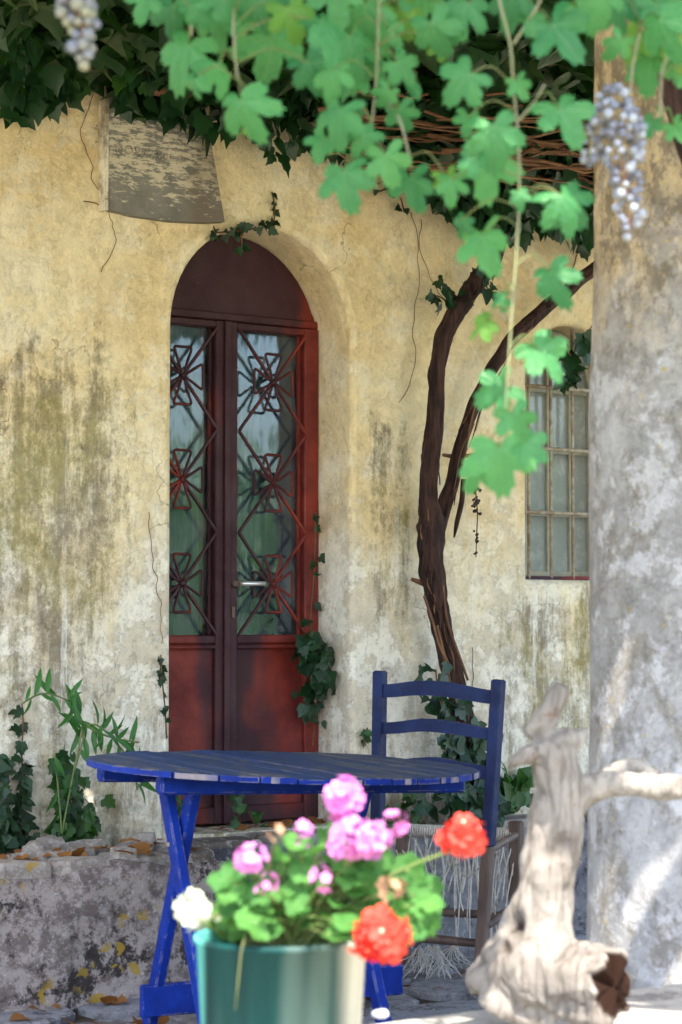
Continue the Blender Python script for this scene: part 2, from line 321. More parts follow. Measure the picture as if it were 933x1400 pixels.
def berry_material():
    t = NT('grape'); oi = t.n('ShaderNodeObjectInfo'); co = t.co.outputs['Object']
    f = t.noise(co, 2.5, 4)
    c = t.mix(t.map(t.math('ADD', f, t.math('MULTIPLY', oi.outputs['Random'], 0.5)), 0.5, 0.9), (0.32, 0.34, 0.38), (0.14, 0.145, 0.185))
    MATS['grape'] = t.bsdf(c, 0.85, None, spec=0.12)
    t2 = NT('grape_pale'); oi = t2.n('ShaderNodeObjectInfo')
    c = t2.mix(oi.outputs['Random'], (0.24, 0.23, 0.14), (0.15, 0.16, 0.21)); MATS['grape_pale'] = t2.bsdf(c, 0.85, spec=0.12)
berry_material()

# ------------------------------------------------------------------ geometry helpers
def mesh_of(name, verts, faces, mat=None, smooth=False):
    me = bpy.data.meshes.new(name); me.from_pydata([tuple(v) for v in verts], [], faces); me.update()
    if smooth: me.polygons.foreach_set('use_smooth', [True] * len(me.polygons))
    if mat: me.materials.append(MATS[mat])
    return me
WM = {}                                # world matrix of each root
def link(name, me, parent=None, world=True):
    o = bpy.data.objects.new(name, me); COL.objects.link(o)
    if parent is not None:
        o.parent = parent
        if world: o.matrix_parent_inverse = WM[parent.name].inverted()
    WM[o.name] = Matrix.Identity(4) if world else Matrix.Identity(4)
    return o
def tag(o, label, cat, group=None, kind=None):
    o['label'] = label; o['category'] = cat
    if group: o['group'] = group
    if kind: o['kind'] = kind
    return o
def root(name, loc, label, cat, group=None, rz=0):
    e = bpy.data.objects.new(name, None); COL.objects.link(e); e.empty_display_size = 0.1
    e.location = loc; e.rotation_euler = (0, 0, rz)
    WM[e.name] = Matrix.Translation(Vector(loc)) @ Matrix.Rotation(rz, 4, 'Z')
    if label: tag(e, label, cat, group)
    return e
def sub_empty(name, parent):          # an Empty part at the parent's own place
    e = bpy.data.objects.new(name, None); COL.objects.link(e); e.parent = parent; e.empty_display_size = 0.05
    WM[e.name] = WM[parent.name].copy(); return e

class MB:
    def __init__(s): s.v = []; s.f = []
    def add(s, vs, fs):
        b = len(s.v); s.v += [Vector(v) for v in vs]; s.f += [tuple(i + b for i in f) for f in fs]; return s
    def box(s, a, b, jit=0, bev=0):
        x0, y0, z0 = a; x1, y1, z1 = b
        if bev:
            vs = []; c = [(x0, x1), (y0, y1), (z0, z1)]
            bm = bmesh.new(); bmesh.ops.create_cube(bm, size=1)
            for v in bm.verts: v.co = Vector(((x0 + x1) / 2 + v.co.x * (x1 - x0), (y0 + y1) / 2 + v.co.y * (y1 - y0), (z0 + z1) / 2 + v.co.z * (z1 - z0)))
            bmesh.ops.bevel(bm, geom=bm.edges[:], offset=bev, segments=1, affect='EDGES')
            bm.verts.index_update(); s.add([v.co.copy() for v in bm.verts], [[v.index for v in f.verts] for f in bm.faces]); bm.free(); return s
        vs = [Vector((x, y, z)) for z in (z0, z1) for y in (y0, y1) for x in (x0, x1)]
        if jit: vs = [v + Vector((random.uniform(-jit, jit) for _ in range(3))) for v in vs]
        return s.add(vs, [(0, 2, 3, 1), (4, 5, 7, 6), (0, 1, 5, 4), (2, 6, 7, 3), (0, 4, 6, 2), (1, 3, 7, 5)])
    def bar(s, a, b, wx, wy, up=Vector((0, 0, 1)), taper=1.0, bev=True):     # square bar from a to b with softened edges
        a = Vector(a); b = Vector(b); d = (b - a).normalized(); x = d.cross(up)
        if x.length < 1e-4: x = d.cross(Vector((0, 1, 0)))
        x.normalize(); y = x.cross(d).normalized(); vs = []
        k = min(wx, wy) * 0.14
        def ring(c, sx, sy, ins):
            hx = sx / 2 - ins; hy = sy / 2 - ins; q = k
            return [c + x * px + y * py for px, py in ((-hx + q, -hy), (hx - q, -hy), (hx, -hy + q), (hx, hy - q), (hx - q, hy), (-hx + q, hy), (-hx, hy - q), (-hx, -hy + q))]
        rings = [ring(a, wx, wy, k), ring(a + d * k, wx, wy, 0), ring(b - d * k, wx * taper, wy * taper, 0), ring(b, wx * taper, wy * taper, k)]
        for r_ in rings: vs += r_
        fs = [tuple(range(7, -1, -1)), tuple(range(24, 32))]
        for r_ in range(3):
            for i in range(8): j = (i + 1) % 8; fs.append((r_ * 8 + i, r_ * 8 + j, r_ * 8 + 8 + j, r_ * 8 + 8 + i))
        return s.add(vs, fs)
    def tube(s, pts, rad, n=8, cap=True, ridge=0, seed=0, closed=False):
        pts = [Vector(p) for p in pts]; m = len(pts)
        if not hasattr(rad, '__len__'): rad = [rad] * m
        vs = []; fs = []; prev = None
        for i, p in enumerate(pts):
            if closed: t = pts[(i + 1) % m] - pts[i - 1]
            else: t = pts[min(i + 1, m - 1)] - pts[max(i - 1, 0)]
            if t.length < 1e-7: t = Vector((0, 0, 1)) if prev is None else tl
            t.normalize(); tl = t
            if prev is None:
                a = t.orthogonal().normalized() if abs(t.y) > 0.9 else t.cross(Vector((0, 1, 0))).normalized()
            else:
                a = prev - t * prev.dot(t)
                a = a.normalized() if a.length > 1e-6 else t.orthogonal().normalized()
            prev = a; b = t.cross(a)
            for k in range(n):
                th = 2 * math.pi * k / n; r = rad[i]
                if ridge: r *= 1 + ridge * (noise.noise(Vector((math.cos(th) * 2.2 + seed, math.sin(th) * 2.2, i * 0.16))) + 0.6 * noise.noise(Vector((math.cos(th) * 6 + seed, math.sin(th) * 6, i * 0.10))))
                vs.append(p + a * (math.cos(th) * r) + b * (math.sin(th) * r))
        for i in range(m if closed else m - 1):
            for k in range(n):
                j = (k + 1) % n; i2 = (i + 1) % m
                fs.append((i * n + k, i * n + j, i2 * n + j, i2 * n + k))
        if cap and not closed: fs += [tuple(range(n - 1, -1, -1)), tuple(range((m - 1) * n, m * n))]
        return s.add(vs, fs)
    def lathe(s, prof, n=32, c=(0, 0, 0), open_end=True):
        c = Vector(c); vs = []; fs = []
        for r, z in prof:
            for k in range(n): th = 2 * math.pi * k / n; vs.append(c + Vector((r * math.cos(th), r * math.sin(th), z)))
        for i in range(len(prof) - 1):
            for k in range(n): j = (k + 1) % n; fs.append((i * n + k, i * n + j, (i + 1) * n + j, (i + 1) * n + k))
        return s.add(vs, fs)
    def prism(s, poly, w0, w1, ax='y'):      # polygon in x,z pushed along y (or in x,y pushed along z)
        n = len(poly)
        if ax == 'y': vs = [Vector((a, w0, b)) for a, b in poly] + [Vector((a, w1, b)) for a, b in poly]
        else: vs = [Vector((a, b, w0)) for a, b in poly] + [Vector((a, b, w1)) for a, b in poly]
        fs = [tuple(range(n)), tuple(range(2 * n - 1, n - 1, -1))] + [(i, i + n, (i + 1) % n + n, (i + 1) % n) for i in range(n)]
        return s.add(vs, fs)
    def make(s, name, mat, smooth=False): 
        me = mesh_of(name, s.v, s.f, mat, smooth)
        bm = bmesh.new(); bm.from_mesh(me); bmesh.ops.recalc_face_normals(bm, faces=bm.faces[:]); bm.to_mesh(me); bm.free()
        return me
    def build(s, name, mat, parent=None, world=True, smooth=False): return link(name, s.make(name, mat, smooth), parent, world)
def smooth_path(pts, n):              # Catmull-Rom through points (any dimension of Vector)
    pts = [Vector(p) for p in pts]; out = []; k = len(pts)
    for i in range(k - 1):
        p0, p1, p2, p3 = pts[max(i - 1, 0)], pts[i], pts[i + 1], pts[min(i + 2, k - 1)]
        for j in range(n):
            t = j / n
            out.append(0.5 * ((2 * p1) + (p2 - p0) * t + (2 * p0 - 5 * p1 + 4 * p2 - p3) * t * t + (3 * p1 - p0 - 3 * p2 + p3) * t ** 3))
    out.append(pts[-1]); return out
def lerp_list(vals, n):
    out = []
    for i in range(len(vals) - 1): out += [vals[i] + (vals[i + 1] - vals[i]) * j / n for j in range(n)]
    return out + [vals[-1]]
def frame(pos, nrm, tip, size, sx=1.0):   # leaf lies in its local x,y plane, stalk at the origin, tip towards +y
    y = Vector(tip).normalized(); z = Vector(nrm); z = z - y * z.dot(y)
    z = z.normalized() if z.length > 1e-5 else y.orthogonal().normalized(); x = y.cross(z)
    m = Matrix((x, y, z)).transposed().to_4x4()
    return Matrix.Translation(pos) @ m @ Matrix.Diagonal((size * sx, size, size, 1))

# leaf shapes, one unit long
def ivy_leaf(mat, seed, lobes=1.0):
    rr = random.Random(seed); out = [(0.02, -0.02), (0.20, -0.10), (0.44, 0.06), (0.50, 0.22), (0.30, 0.36), (0.34, 0.56), (0.14, 0.72), (0, 1.0)]
    if lobes < 0.5: out = [(0.02, 0), (0.22, -0.04), (0.38, 0.14), (0.40, 0.34), (0.32, 0.54), (0.2, 0.72), (0.09, 0.88), (0, 1.0)]
    out = [(x * rr.uniform(0.9, 1.1), y + rr.uniform(-0.02, 0.02)) for x, y in out]
    right = out; left = [(-x * rr.uniform(0.88, 1.12), y) for x, y in reversed(out[:-1])]
    ring = right + left; spine = [(0, 0.25), (0, 0.6)]
    def h(x, y): return 0.16 * abs(x) - 0.22 * (y - 0.3) ** 2 + rr.uniform(-0.015, 0.015)
    vs = [Vector((x, y, h(x, y))) for x, y in ring] + [Vector((0, 0.25, -0.02)), Vector((0, 0.62, -0.05))]
    n = len(ring); c1, c2 = n, n + 1; fs = []
    for i in range(n):
        j = (i + 1) % n; ymid = (ring[i][1] + ring[j][1]) / 2
        fs.append((j, i, c2 if ymid > 0.42 else c1)) if True else None
    k = [i for i in range(n)]
    # close the gap between the two fans
    for i in range(n):
        j = (i + 1) % n
        a = (ring[i][1] + ring[i - 1][1]) / 2 > 0.42; b = (ring[i][1] + ring[j][1]) / 2 > 0.42
        if a != b: fs.append((c1, c2, i) if b else (c2, c1, i))
    return mesh_of('ivy_leaf_shape', vs, [tuple(reversed(f)) for f in fs], mat, True)
def lance_leaf(mat):
    prof = [(0, 0.01), (0.15, 0.07), (0.4, 0.115), (0.65, 0.09), (0.85, 0.045), (1, 0.003)]; vs = []; fs = []
    for y, x in prof:
        z = -0.25 * y * y; vs += [Vector((-x, y, z + x * 0.5)), Vector((0, y, z)), Vector((x, y, z + x * 0.5))]
    for i in range(len(prof) - 1):
        a = i * 3; fs += [(a, a + 1, a + 4, a + 3), (a + 1, a + 2, a + 5, a + 4)]
    return mesh_of('lance_leaf_shape', vs, fs, mat, True)
def lobed_leaf(name, mat, seed, kind='vine', curl=0.25):
    rr = random.Random(seed); n = 90; rings = (0.22, 0.45, 0.68, 0.86, 1.0); vs = [Vector((0, 0, 0))]; fs = []; vein = [1.0]
    if kind == 'vine':
        lob = [(0, 1.0), (58, 0.86), (-58, 0.86), (118, 0.66), (-118, 0.66)]; lob = [(a + rr.uniform(-5, 5), l * rr.uniform(0.92, 1.06)) for a, l in lob]
        def rad(th):
            d = math.degrees(th); best = 0; dist = 999
            for a, l in lob:
                q = (d - a + 180) % 360 - 180; dist = min(dist, abs(q))
                best = max(best, l * (1 - (abs(q) / 30) ** 2.2 * 0.5) if abs(q) < 42 else 0)
            best = max(best, 0.25 if abs(d) < 150 else 0.10)
            tooth = 0.09 * abs(((d / 12 + 100) % 1) * 2 - 1)
            return best * (1 - tooth * 1.6), dist
    else:
        def rad(th):
            d = math.degrees(th); b = 0.95 + 0.05 * math.cos(math.radians(d * 7)) * 1.3
            if abs(d) > 150: b *= 0.35 + 0.65 * (180 - abs(d)) / 30
            return b, abs((d + 360 / 14) % (360 / 7) - 360 / 14)
    ph = rr.uniform(0, 6); fl = rr.uniform(0.06, 0.18); foldk = rr.uniform(-0.1, 0.45); bendk = rr.uniform(-0.4, 1.0)
    for f in rings:
        for k in range(n):
            th = -math.pi + 2 * math.pi * (k + 0.5) / n; r, dist = rad(th)
            r2 = f * (r if f > 0.5 else r * f * 2 + 0.6 * (1 - f * 2)) if kind == 'vine' else f * r
            x, y = r2 * math.sin(th), r2 * math.cos(th)
            ridge = max(0, 1 - dist / 10)
            z = -curl * (x * x + y * y) + fl * math.sin(3 * th + ph) * f * f - 0.03 * ridge * (1 if kind == 'vine' else 0.5) + (0.34 * r2 if kind != 'vine' else foldk * abs(x) - 0.25 * y * abs(y) * bendk)
            vs.append(Vector((x, y, z))); vein.append(max(0, 1 - dist * f / 3.2))
    for k in range(n): fs.append((0, 1 + k, 1 + (k + 1) % n))
    for i in range(len(rings) - 1):
        a = 1 + i * n; b = a + n
        for k in range(n): j = (k + 1) % n; fs.append((a + k, b + k, b + j, a + j))
    vs = [v * 0.6 for v in vs]
    me = mesh_of(name, vs, fs, mat, True)
    at = me.attributes.new('vein', 'FLOAT', 'POINT'); at.data.foreach_set('value', vein)
    return me
IVY = [ivy_leaf('ivy_green', i) for i in range(3)] + [ivy_leaf('ivy_green', 9, 0)]
IVYD = [ivy_leaf('ivy_dark', 20 + i) for i in range(3)] + [ivy_leaf('ivy_dark', 29, 0)]
DEAD = [ivy_leaf('dead_leaf', 40, 0), ivy_leaf('dead_leaf', 41), ivy_leaf('dead_leaf', 42, 0)]
LANCE = lance_leaf('shrub_green')
VINE = [lobed_leaf('vine_leaf_shape', 'vine_green', i, 'vine', c) for i, c in enumerate((0.1, 0.35, 0.65, 0.25, 0.9, 0.5))]
VINEY = [lobed_leaf('vine_leaf_shape', 'vine_yellow', 11 + i, 'vine', c) for i, c in enumerate((0.3, 0.5))]
GERA = [lobed_leaf('geranium_leaf_shape', 'geranium_green', 21 + i, 'ger', c) for i, c in enumerate((0.1, 0.22, 0.3))]
def leaf(me, parent, mtx, name='leaf'):
    o = link(name, me, parent); o.matrix_basis = mtx; return o
def leaf_mass(name, meshes, mtxs, mat, parent=None, seed=0):     # many leaves in one mesh
    data = [([v.co.copy() for v in m.vertices], [tuple(p.vertices) for p in m.polygons]) for m in meshes]
    vs = []; fs = []
    for i, mt in enumerate(mtxs):
        a, b = data[i % len(data)]; k = len(vs)
        vs += [mt @ v for v in a]; fs += [tuple(q + k for q in f) for f in b]
    return link(name, mesh_of(name, vs, fs, mat, True), parent)
def rnd_unit():
    while True:
        v = Vector((random.uniform(-1, 1) for _ in range(3)))
        if 0.01 < v.length < 1: return v.normalized()
OUT = -N                                # away from the house front

# ================================================================== ground, terrace, parapet
g = MB().prism([(-800, -800), (800, -800), (800, 800), (-800, 800)], -0.5, -0.06, 'z')
go = g.build('garden_ground', 'garden_earth'); go['kind'] = 'structure'
t0 = root('terrace', O, None, None, rz=ANG); t0['kind'] = 'structure'
t0['label'] = 'grey flagstone terrace in front of the house'
# bed of the paving and the single flags, in terrace coordinates (x along the wall, y towards it)
link('paving_bed', MB().box((-4, -3.05, -0.2), (5, 0.0, -0.02)).make('paving_bed', 'soil'), t0, False)
def irregular(cx, cy, sx, sy, n=9, rr=random, q=0.16):
    pts = []
    for k in range(n):
        th = 2 * math.pi * (k + rr.uniform(-0.25, 0.25)) / n
        c, s_ = math.cos(th), math.sin(th); m = max(abs(c), abs(s_)) ** 0.75
        e = 1 + rr.uniform(-q, q * 0.3); pts.append((cx + c / m * sx / 2 * e, cy + s_ / m * sy / 2 * e))
    return pts
def slab(poly, z0, z1, bev=0.008, rough=0.004, rr=random):
    cx = sum(p[0] for p in poly) / len(poly); cy = sum(p[1] for p in poly) / len(poly); n = len(poly)
    def inset(k): return [(cx + (x - cx) * k, cy + (y - cy) * k) for x, y in poly]
    vs = [Vector((x, y, z0)) for x, y in poly] + [Vector((x, y, z1 - bev)) for x, y in poly] + [Vector((x, y, z1 + rr.uniform(-rough, rough))) for x, y in inset(0.94)] + [Vector((cx, cy, z1 + rough))]
    fs = [tuple(range(n - 1, -1, -1))]
    for i in range(n):
        j = (i + 1) % n; fs += [(i, j, n + j, n + i), (n + i, n + j, 2 * n + j, 2 * n + i), (2 * n + i, 2 * n + j, 3 * n)]
    return MB().add(vs, fs)
rr = random.Random(3)
y = -3.0
while y < -0.10:
    h = rr.uniform(0.26, 0.42); x = -1.9 + rr.uniform(-0.3, 0)
    while x < 3.2:
        w = rr.uniform(0.32, 0.62)
        slab(irregular(x + w / 2, y + h / 2, w - 0.02, h - 0.02, 10, rr, 0.09), -0.03, rr.uniform(-0.002, 0.008), 0.006, 0.003, rr).build('flagstone', 'flagstone', t0, False)
        x += w
    y += h

# the parapet: body and coping slabs
WP0, WP1, ZP = -3.85, -2.99, 0.41
pa = root('parapet', HOUSE(0, (WP0 + WP1) / 2, 0), 'low sunlit stone parapet carrying the driftwood and the flower pot', 'parapet', rz=ANG)
hw = (WP1 - WP0) / 2
MB().box((-2.6, -hw + 0.04, -0.06), (3.4, hw - 0.04, ZP - 0.06)).build('wall_body', 'parapet_stone', pa, False)
x = -2.65; rr = random.Random(5)
while x < 3.3:
    w = rr.uniform(0.7, 1.1)
    MB().box((x + 0.004, -hw, ZP - 0.06), (x + w - 0.004, hw, ZP - rr.uniform(0, 0.003)), bev=0.012).build('coping_slab', 'parapet_stone', pa, False)
    x += w

# ================================================================== the house front
hs = root('house', O, 'old ochre plastered house front with arched red door and barred window', 'house', rz=ANG)
DW = 0.747; DR = DW / 2; DZ0 = 0.435; DSP = 2.15; REV = 0.22
win_l = HW(722, 792, 0); WU0 = win_l.x; WZ0 = win_l.z; WW = 0.46; WSP = 2.06; WREV = 0.13
def arch_outline(u0, w, z0, zsp, n=28, grow=0.0):
    r = w / 2; c = u0 + r; pts = [(u0 - grow, z0), (u0 - grow, zsp)]
    pts += [(c - (r + grow) * math.cos(math.pi * k / n), zsp + (r + grow) * math.sin(math.pi * k / n)) for k in range(1, n)]
    return pts + [(u0 + w + grow, zsp), (u0 + w + grow, z0)]
def densify(pl, step, closed=True):
    out = []
    for i in range(len(pl) if closed else len(pl) - 1):
        a = Vector(pl[i]); b = Vector(pl[(i + 1) % len(pl)]); k = max(1, int((b - a).length / step))
        out += [tuple(a + (b - a) * (j / k)) for j in range(k)]
    if not closed: out.append(tuple(pl[-1]))
    return out
door_out = arch_outline(0, DW, DZ0, DSP); win_out = arch_outline(WU0, WW, WZ0, WSP, 22)
def wob(u, z): return 0.009 * noise.noise(Vector((u * 2.2, 3.1, z * 2.2))) + 0.004 * noise.noise(Vector((u * 8, 1.7, z * 8)))
def edge_wob(p, k=0.006):
    return (p[0] + k * noise.noise(Vector((p[0] * 7, p[1] * 7, 2))), p[1] + k * noise.noise(Vector((p[0] * 7, p[1] * 7, 9))))
BEV = 0.022
def hole(pl):                          # outline grown by the rounding of the arris
    c = Vector((sum(p[0] for p in pl) / len(pl), sum(p[1] for p in pl) / len(pl)))
    return pl
do_g = [edge_wob(p) for p in densify(arch_outline(0, DW, DZ0, DSP, 28, BEV), 0.05)]
wi_g = [edge_wob(p) for p in densify(arch_outline(WU0, WW, WZ0 - BEV, WSP, 22, BEV), 0.05)]
def inside(p, pl):
    x, z = p; r = False
    for i in range(len(pl)):
        (x0, z0), (x1, z1) = pl[i - 1], pl[i]
        if (z0 > z) != (z1 > z) and x < (x1 - x0) * (z - z0) / (z1 - z0) + x0: r = not r
    return r
pts2 = []; edges2 = []
border = densify([(-4.5, 0.0), (4.5, 0.0), (4.5, 3.4), (-4.5, 3.4)], 0.25)
for pl in (border, do_g, wi_g):
    b = len(pts2); pts2 += [Vector(p) for p in pl]; edges2 += [(b + i, b + (i + 1) % len(pl)) for i in range(len(pl))]
rr = random.Random(11)
uu = -4.4
while uu < 4.4:
    st = 0.055 if -1.0 < uu < 2.2 else 0.3
    z = 0.05
    while z < 3.35:
        p = (uu + rr.uniform(-0.012, 0.012), z + rr.uniform(-0.012, 0.012))
        if not inside(p, do_g) and not inside(p, wi_g): pts2.append(Vector(p))
        z += st
    uu += st
v2, e2, f2, _, _, _ = geometry.delaunay_2d_cdt(pts2, edges2, [], 1, 1e-5)
wall = MB(); wall.v = [Vector((p.x, wob(p.x, p.y), p.y)) for p in v2]
for f in f2:
    c = (sum(v2[i].x for i in f) / 3, sum(v2[i].y for i in f) / 3)
    if not inside(c, do_g) and not inside(c, wi_g): wall.f.append(tuple(f))
def reveal(mb, grown, core_fn, depth, bev):
    n = len(grown)
    core = core_fn
    rows = [[Vector((p[0], wob(*p), p[1])) for p in grown]]
    for s_ in (0.35, 0.75, 1.0):
        a = s_ * math.pi / 2; k = math.sin(a); d = bev * (1 - math.cos(a))
        rows.append([Vector((p[0] + (q[0] - p[0]) * k, wob(*p) * (1 - k) + d, p[1] + (q[1] - p[1]) * k)) for p, q in zip(grown, core)])
    steps = max(2, int(depth / 0.05))
    for s_ in range(1, steps + 1):
        w = bev + (depth - bev) * s_ / steps
        rows.append([Vector((q[0] + 0.005 * noise.noise(Vector((q[0] * 5, w * 9, q[1] * 5))), w, q[1])) for q in core])
    b = len(mb.v)
    for r_ in rows: mb.v += r_
    for i in range(len(rows) - 1):
        for k in range(n): j = (k + 1) % n; mb.f.append((b + i * n + k, b + i * n + j, b + (i + 1) * n + j, b + (i + 1) * n + k))
# matching core outlines (the real opening)
def core_of(grown, u0, w, z0, zsp):
    r = w / 2; c = u0 + r; out = []
    for x, z in grown:
        if z > zsp:
            v = Vector((x - c, z - zsp)); v = v.normalized() * r; out.append((c + v.x, zsp + v.y))
        else: out.append((min(max(x, u0), u0 + w), max(z, z0)))
    return out
reveal(wall, do_g, core_of(do_g, 0, DW, DZ0, DSP), 0.36, BEV)
reveal(wall, wi_g, core_of(wi_g, WU0, WW, WZ0, WSP), WREV + 0.12, BEV)
wall.build('wall', 'plaster', hs, False, smooth=True)
# dark room behind, closed box
MB().box((-1.2, 0.365, 0.2), (3.4, 0.37, 0.43)).build('room_skirting', 'dark_room', hs, False)
rm = MB()
for a, b in (((-2, 3.0, 0), (3.5, 3.05, 3.3)), ((-2.05, 0.40, 0), (-2, 3.0, 3.3)), ((3.5, 0.40, 0), (3.55, 3.0, 3.3)), ((-2, 0.40, 3.25), (3.5, 3.0, 3.3)), ((-2, 0.40, 0.36), (3.5, 3.0, 0.42))): rm.box(a, b)
rm.build('dark_interior', 'dark_room', hs, False)
# the house goes on behind: side walls and a low tiled roof edge out of sight
MB().box((-4.5, 0.03, 0), (-4.2, 5, 3.4)).build('side_wall', 'plaster', hs, False)
MB().box((4.2, 0.03, 0), (4.5, 5, 3.4)).build('side_wall', 'plaster', hs, False)
MB().prism([(-4.8, 3.42), (4.8, 3.42), (4.8, 3.6), (-4.8, 3.6)], -0.25, 5.2).build('roof', 'old_timber', hs, False)

# ---- door (all in house coordinates)
dr = sub_empty('door', hs); dr['label'] = 'rusty red double door with iron crosses over its glass'
UM = 0.345; F0, F1 = 0.195, 0.25; GZ0, GZ1 = 1.103, 2.185
def hbar(mb, u0, u1, z0, z1, w0, w1, bev=0.004): mb.box((u0, w0, z0), (u1, w1, z1), bev=bev)
# fixed arched top panel
lun = [(0.003, GZ1 + 0.055)] + [(DR - (DR - 0.003) * math.cos(math.pi * k / 28), DSP + (DR - 0.003) * math.sin(math.pi * k / 28)) for k in range(3, 26)] + [(DW - 0.003, GZ1 + 0.055)]
MB().prism(lun, 0.215, 0.245).build('arched_panel', 'oxide_paint', dr, False)
m = MB(); hbar(m, 0.003, DW - 0.003, GZ1 + 0.028, GZ1 + 0.056, 0.198, 0.25); m.build('transom', 'oxide_paint', dr, False)
leaves_u = [(0.003, UM - 0.003, 0.012, 0.300), (UM + 0.003, DW - 0.004, 0.392, 0.682)]
for li, (a, b, g0, g1) in enumerate(leaves_u):
    for ua, ub in ((a, g0), (g1, b)):
        m = MB(); hbar(m, ua, ub, DZ0 + 0.01, GZ1 + 0.026, F0, F1); m.build('leaf_stile', 'oxide_paint', dr, False)
    for za, zb in ((GZ1, GZ1 + 0.025), (GZ0 - 0.03, GZ0), (DZ0 + 0.012, DZ0 + 0.07)):
        m = MB(); hbar(m, g0, g1, za, zb, F0 + 0.002, F1); m.build('leaf_rail', 'oxide_paint', dr, False)
    m = MB(); hbar(m, g0, g1, GZ0 - 0.048, GZ0 - 0.034, F0 - 0.006, F0 + 0.01); m.build('rail_moulding', 'oxide_paint', dr, False)
    # lower sheet panel, slightly dished
    vs = []; fs = []; nx, nz = 8, 14
    for j in range(nz + 1):
        for i in range(nx + 1):
            s_, t_ = i / nx, j / nz; d = 0.016 * (math.sin(math.pi * s_) * math.sin(math.pi * t_)) ** 0.5 * 0.5 + 0.003 * noise.noise(Vector((s_ * 3, t_ * 4, li * 5)))
            vs.append(Vector((g0 + (g1 - g0) * s_, 0.214 + d, DZ0 + 0.07 + (GZ0 - 0.03 - DZ0 - 0.07) * t_)))
    for j in range(nz):
        for i in range(nx): k = j * (nx + 1) + i; fs.append((k, k + 1, k + nx + 2, k + nx + 1))
    MB().add(vs, fs).build('lower_panel', 'oxide_paint', dr, False, True)
    MB().box((g0, 0.238, GZ0), (g1, 0.242, GZ1)).build('glass_pane', 'old_glass', dr, False)
    # window bead inside the stile
    m = MB(); hbar(m, g0, g0 + 0.012, GZ0, GZ1, 0.222, 0.237, 0.002); hbar(m, g1 - 0.012, g1, GZ0, GZ1, 0.222, 0.237, 0.002); m.build('glazing_bead', 'oxide_paint', dr, False)
    ch = (GZ1 - GZ0) / 3; uc = (g0 + g1) / 2; IW = 0.188
    for c in range(3):
        z0 = GZ0 + c * ch; zc = z0 + ch / 2
        for sgn in (1, -1):
            A = Vector((uc - sgn * (g1 - g0) / 2 , IW, z0)); B = Vector((uc + sgn * (g1 - g0) / 2, IW + 0.001, z0 + ch))
            MB().bar(A, B, 0.011, 0.010).build('diagonal_bar', 'oxide_paint', dr, False)
        m = MB()
        for q in range(4):
            an = q * math.pi / 2; L = 0.100 if q % 2 == 0 else 0.082; hwid = 0.034 if q % 2 == 0 else 0.042
            loop = [(-0.006, 0.012), (-hwid * 0.55, L * 0.52), (-hwid, L * 0.90), (-hwid * 0.82, L), (0, L * 1.0), (hwid * 0.82, L), (hwid, L * 0.90), (hwid * 0.55, L * 0.52), (0.006, 0.012)]
            pth = [Vector((uc + x * math.cos(an) + y_ * math.sin(an), IW - 0.003, zc - x * math.sin(an) + y_ * math.cos(an))) for x, y_ in loop]
            m.tube(smooth_path(pth, 3), 0.0054, 6)
        m.tube([Vector((uc, IW - 0.014, zc)), Vector((uc, IW - 0.008, zc)), Vector((uc, IW + 0.006, zc))], [0.006, 0.012, 0.012], 10)
        m.build('iron_cross', 'oxide_paint', dr, False, True)
m = MB(); hbar(m, UM - 0.014, UM + 0.012, DZ0 + 0.01, GZ1 + 0.026, F0 - 0.014, F0 - 0.001); m.build('meeting_stile', 'oxide_paint', dr, False)
hz = HW(325, 798, 0.18)
m = MB(); hbar(m, hz.x - 0.02, hz.x + 0.008, hz.z - 0.012, hz.z + 0.012, F0 - 0.025, F0 - 0.001)
pl_ = m.build('handle_plate', 'dark_wood', dr, False)
hb = MB().tube([Vector((hz.x + 0.002, F0 - 0.03, hz.z)), Vector((hz.x + 0.02, F0 - 0.045, hz.z)), Vector((hz.x + 0.095, F0 - 0.045, hz.z + 0.001))], [0.008, 0.0085, 0.0085], 10)
hb.build('handle', 'chrome', dr, False, True)
m = MB(); hbar(m, hz.x - 0.018, hz.x - 0.004, hz.z - 0.12, hz.z - 0.08, F0 - 0.008, F0 - 0.001, 0.002); m.build('keyhole_plate', 'dark_wood', dr, False)
MB().box((-0.02, 0.0, 0.40), (DW + 0.02, 0.36, DZ0 - 0.004)).build('door_sill', 'cap_stone', hs, False)
# curtains behind the door glass
def drape(u0, u1, z0, z1, w, amp, k, mat, name='curtain'):
    vs = []; fs = []; n = int((u1 - u0) / 0.006)
    for i in range(n + 1):
        u = u0 + (u1 - u0) * i / n; d = amp * math.sin(u * k) + amp * 0.5 * math.sin(u * k * 0.37 + 1)
        vs += [Vector((u, w + d, z0)), Vector((u, w + d * 0.8, z1))]
    fs = [(2 * i, 2 * i + 2, 2 * i + 3, 2 * i + 1) for i in range(n)]
    return MB().add(vs, fs).build(name, mat, hs, False, True)
drape(0.03, 0.27, 0.6, 2.25, 0.258, 0.004, 420, 'curtain_cloth')
drape(0.375, 0.53, 0.6, 2.25, 0.258, 0.004, 420, 'curtain_cloth')
drape(0.50, 0.74, 0.6, 2.25, 0.285, 0.005, 90, 'blue_cloth')

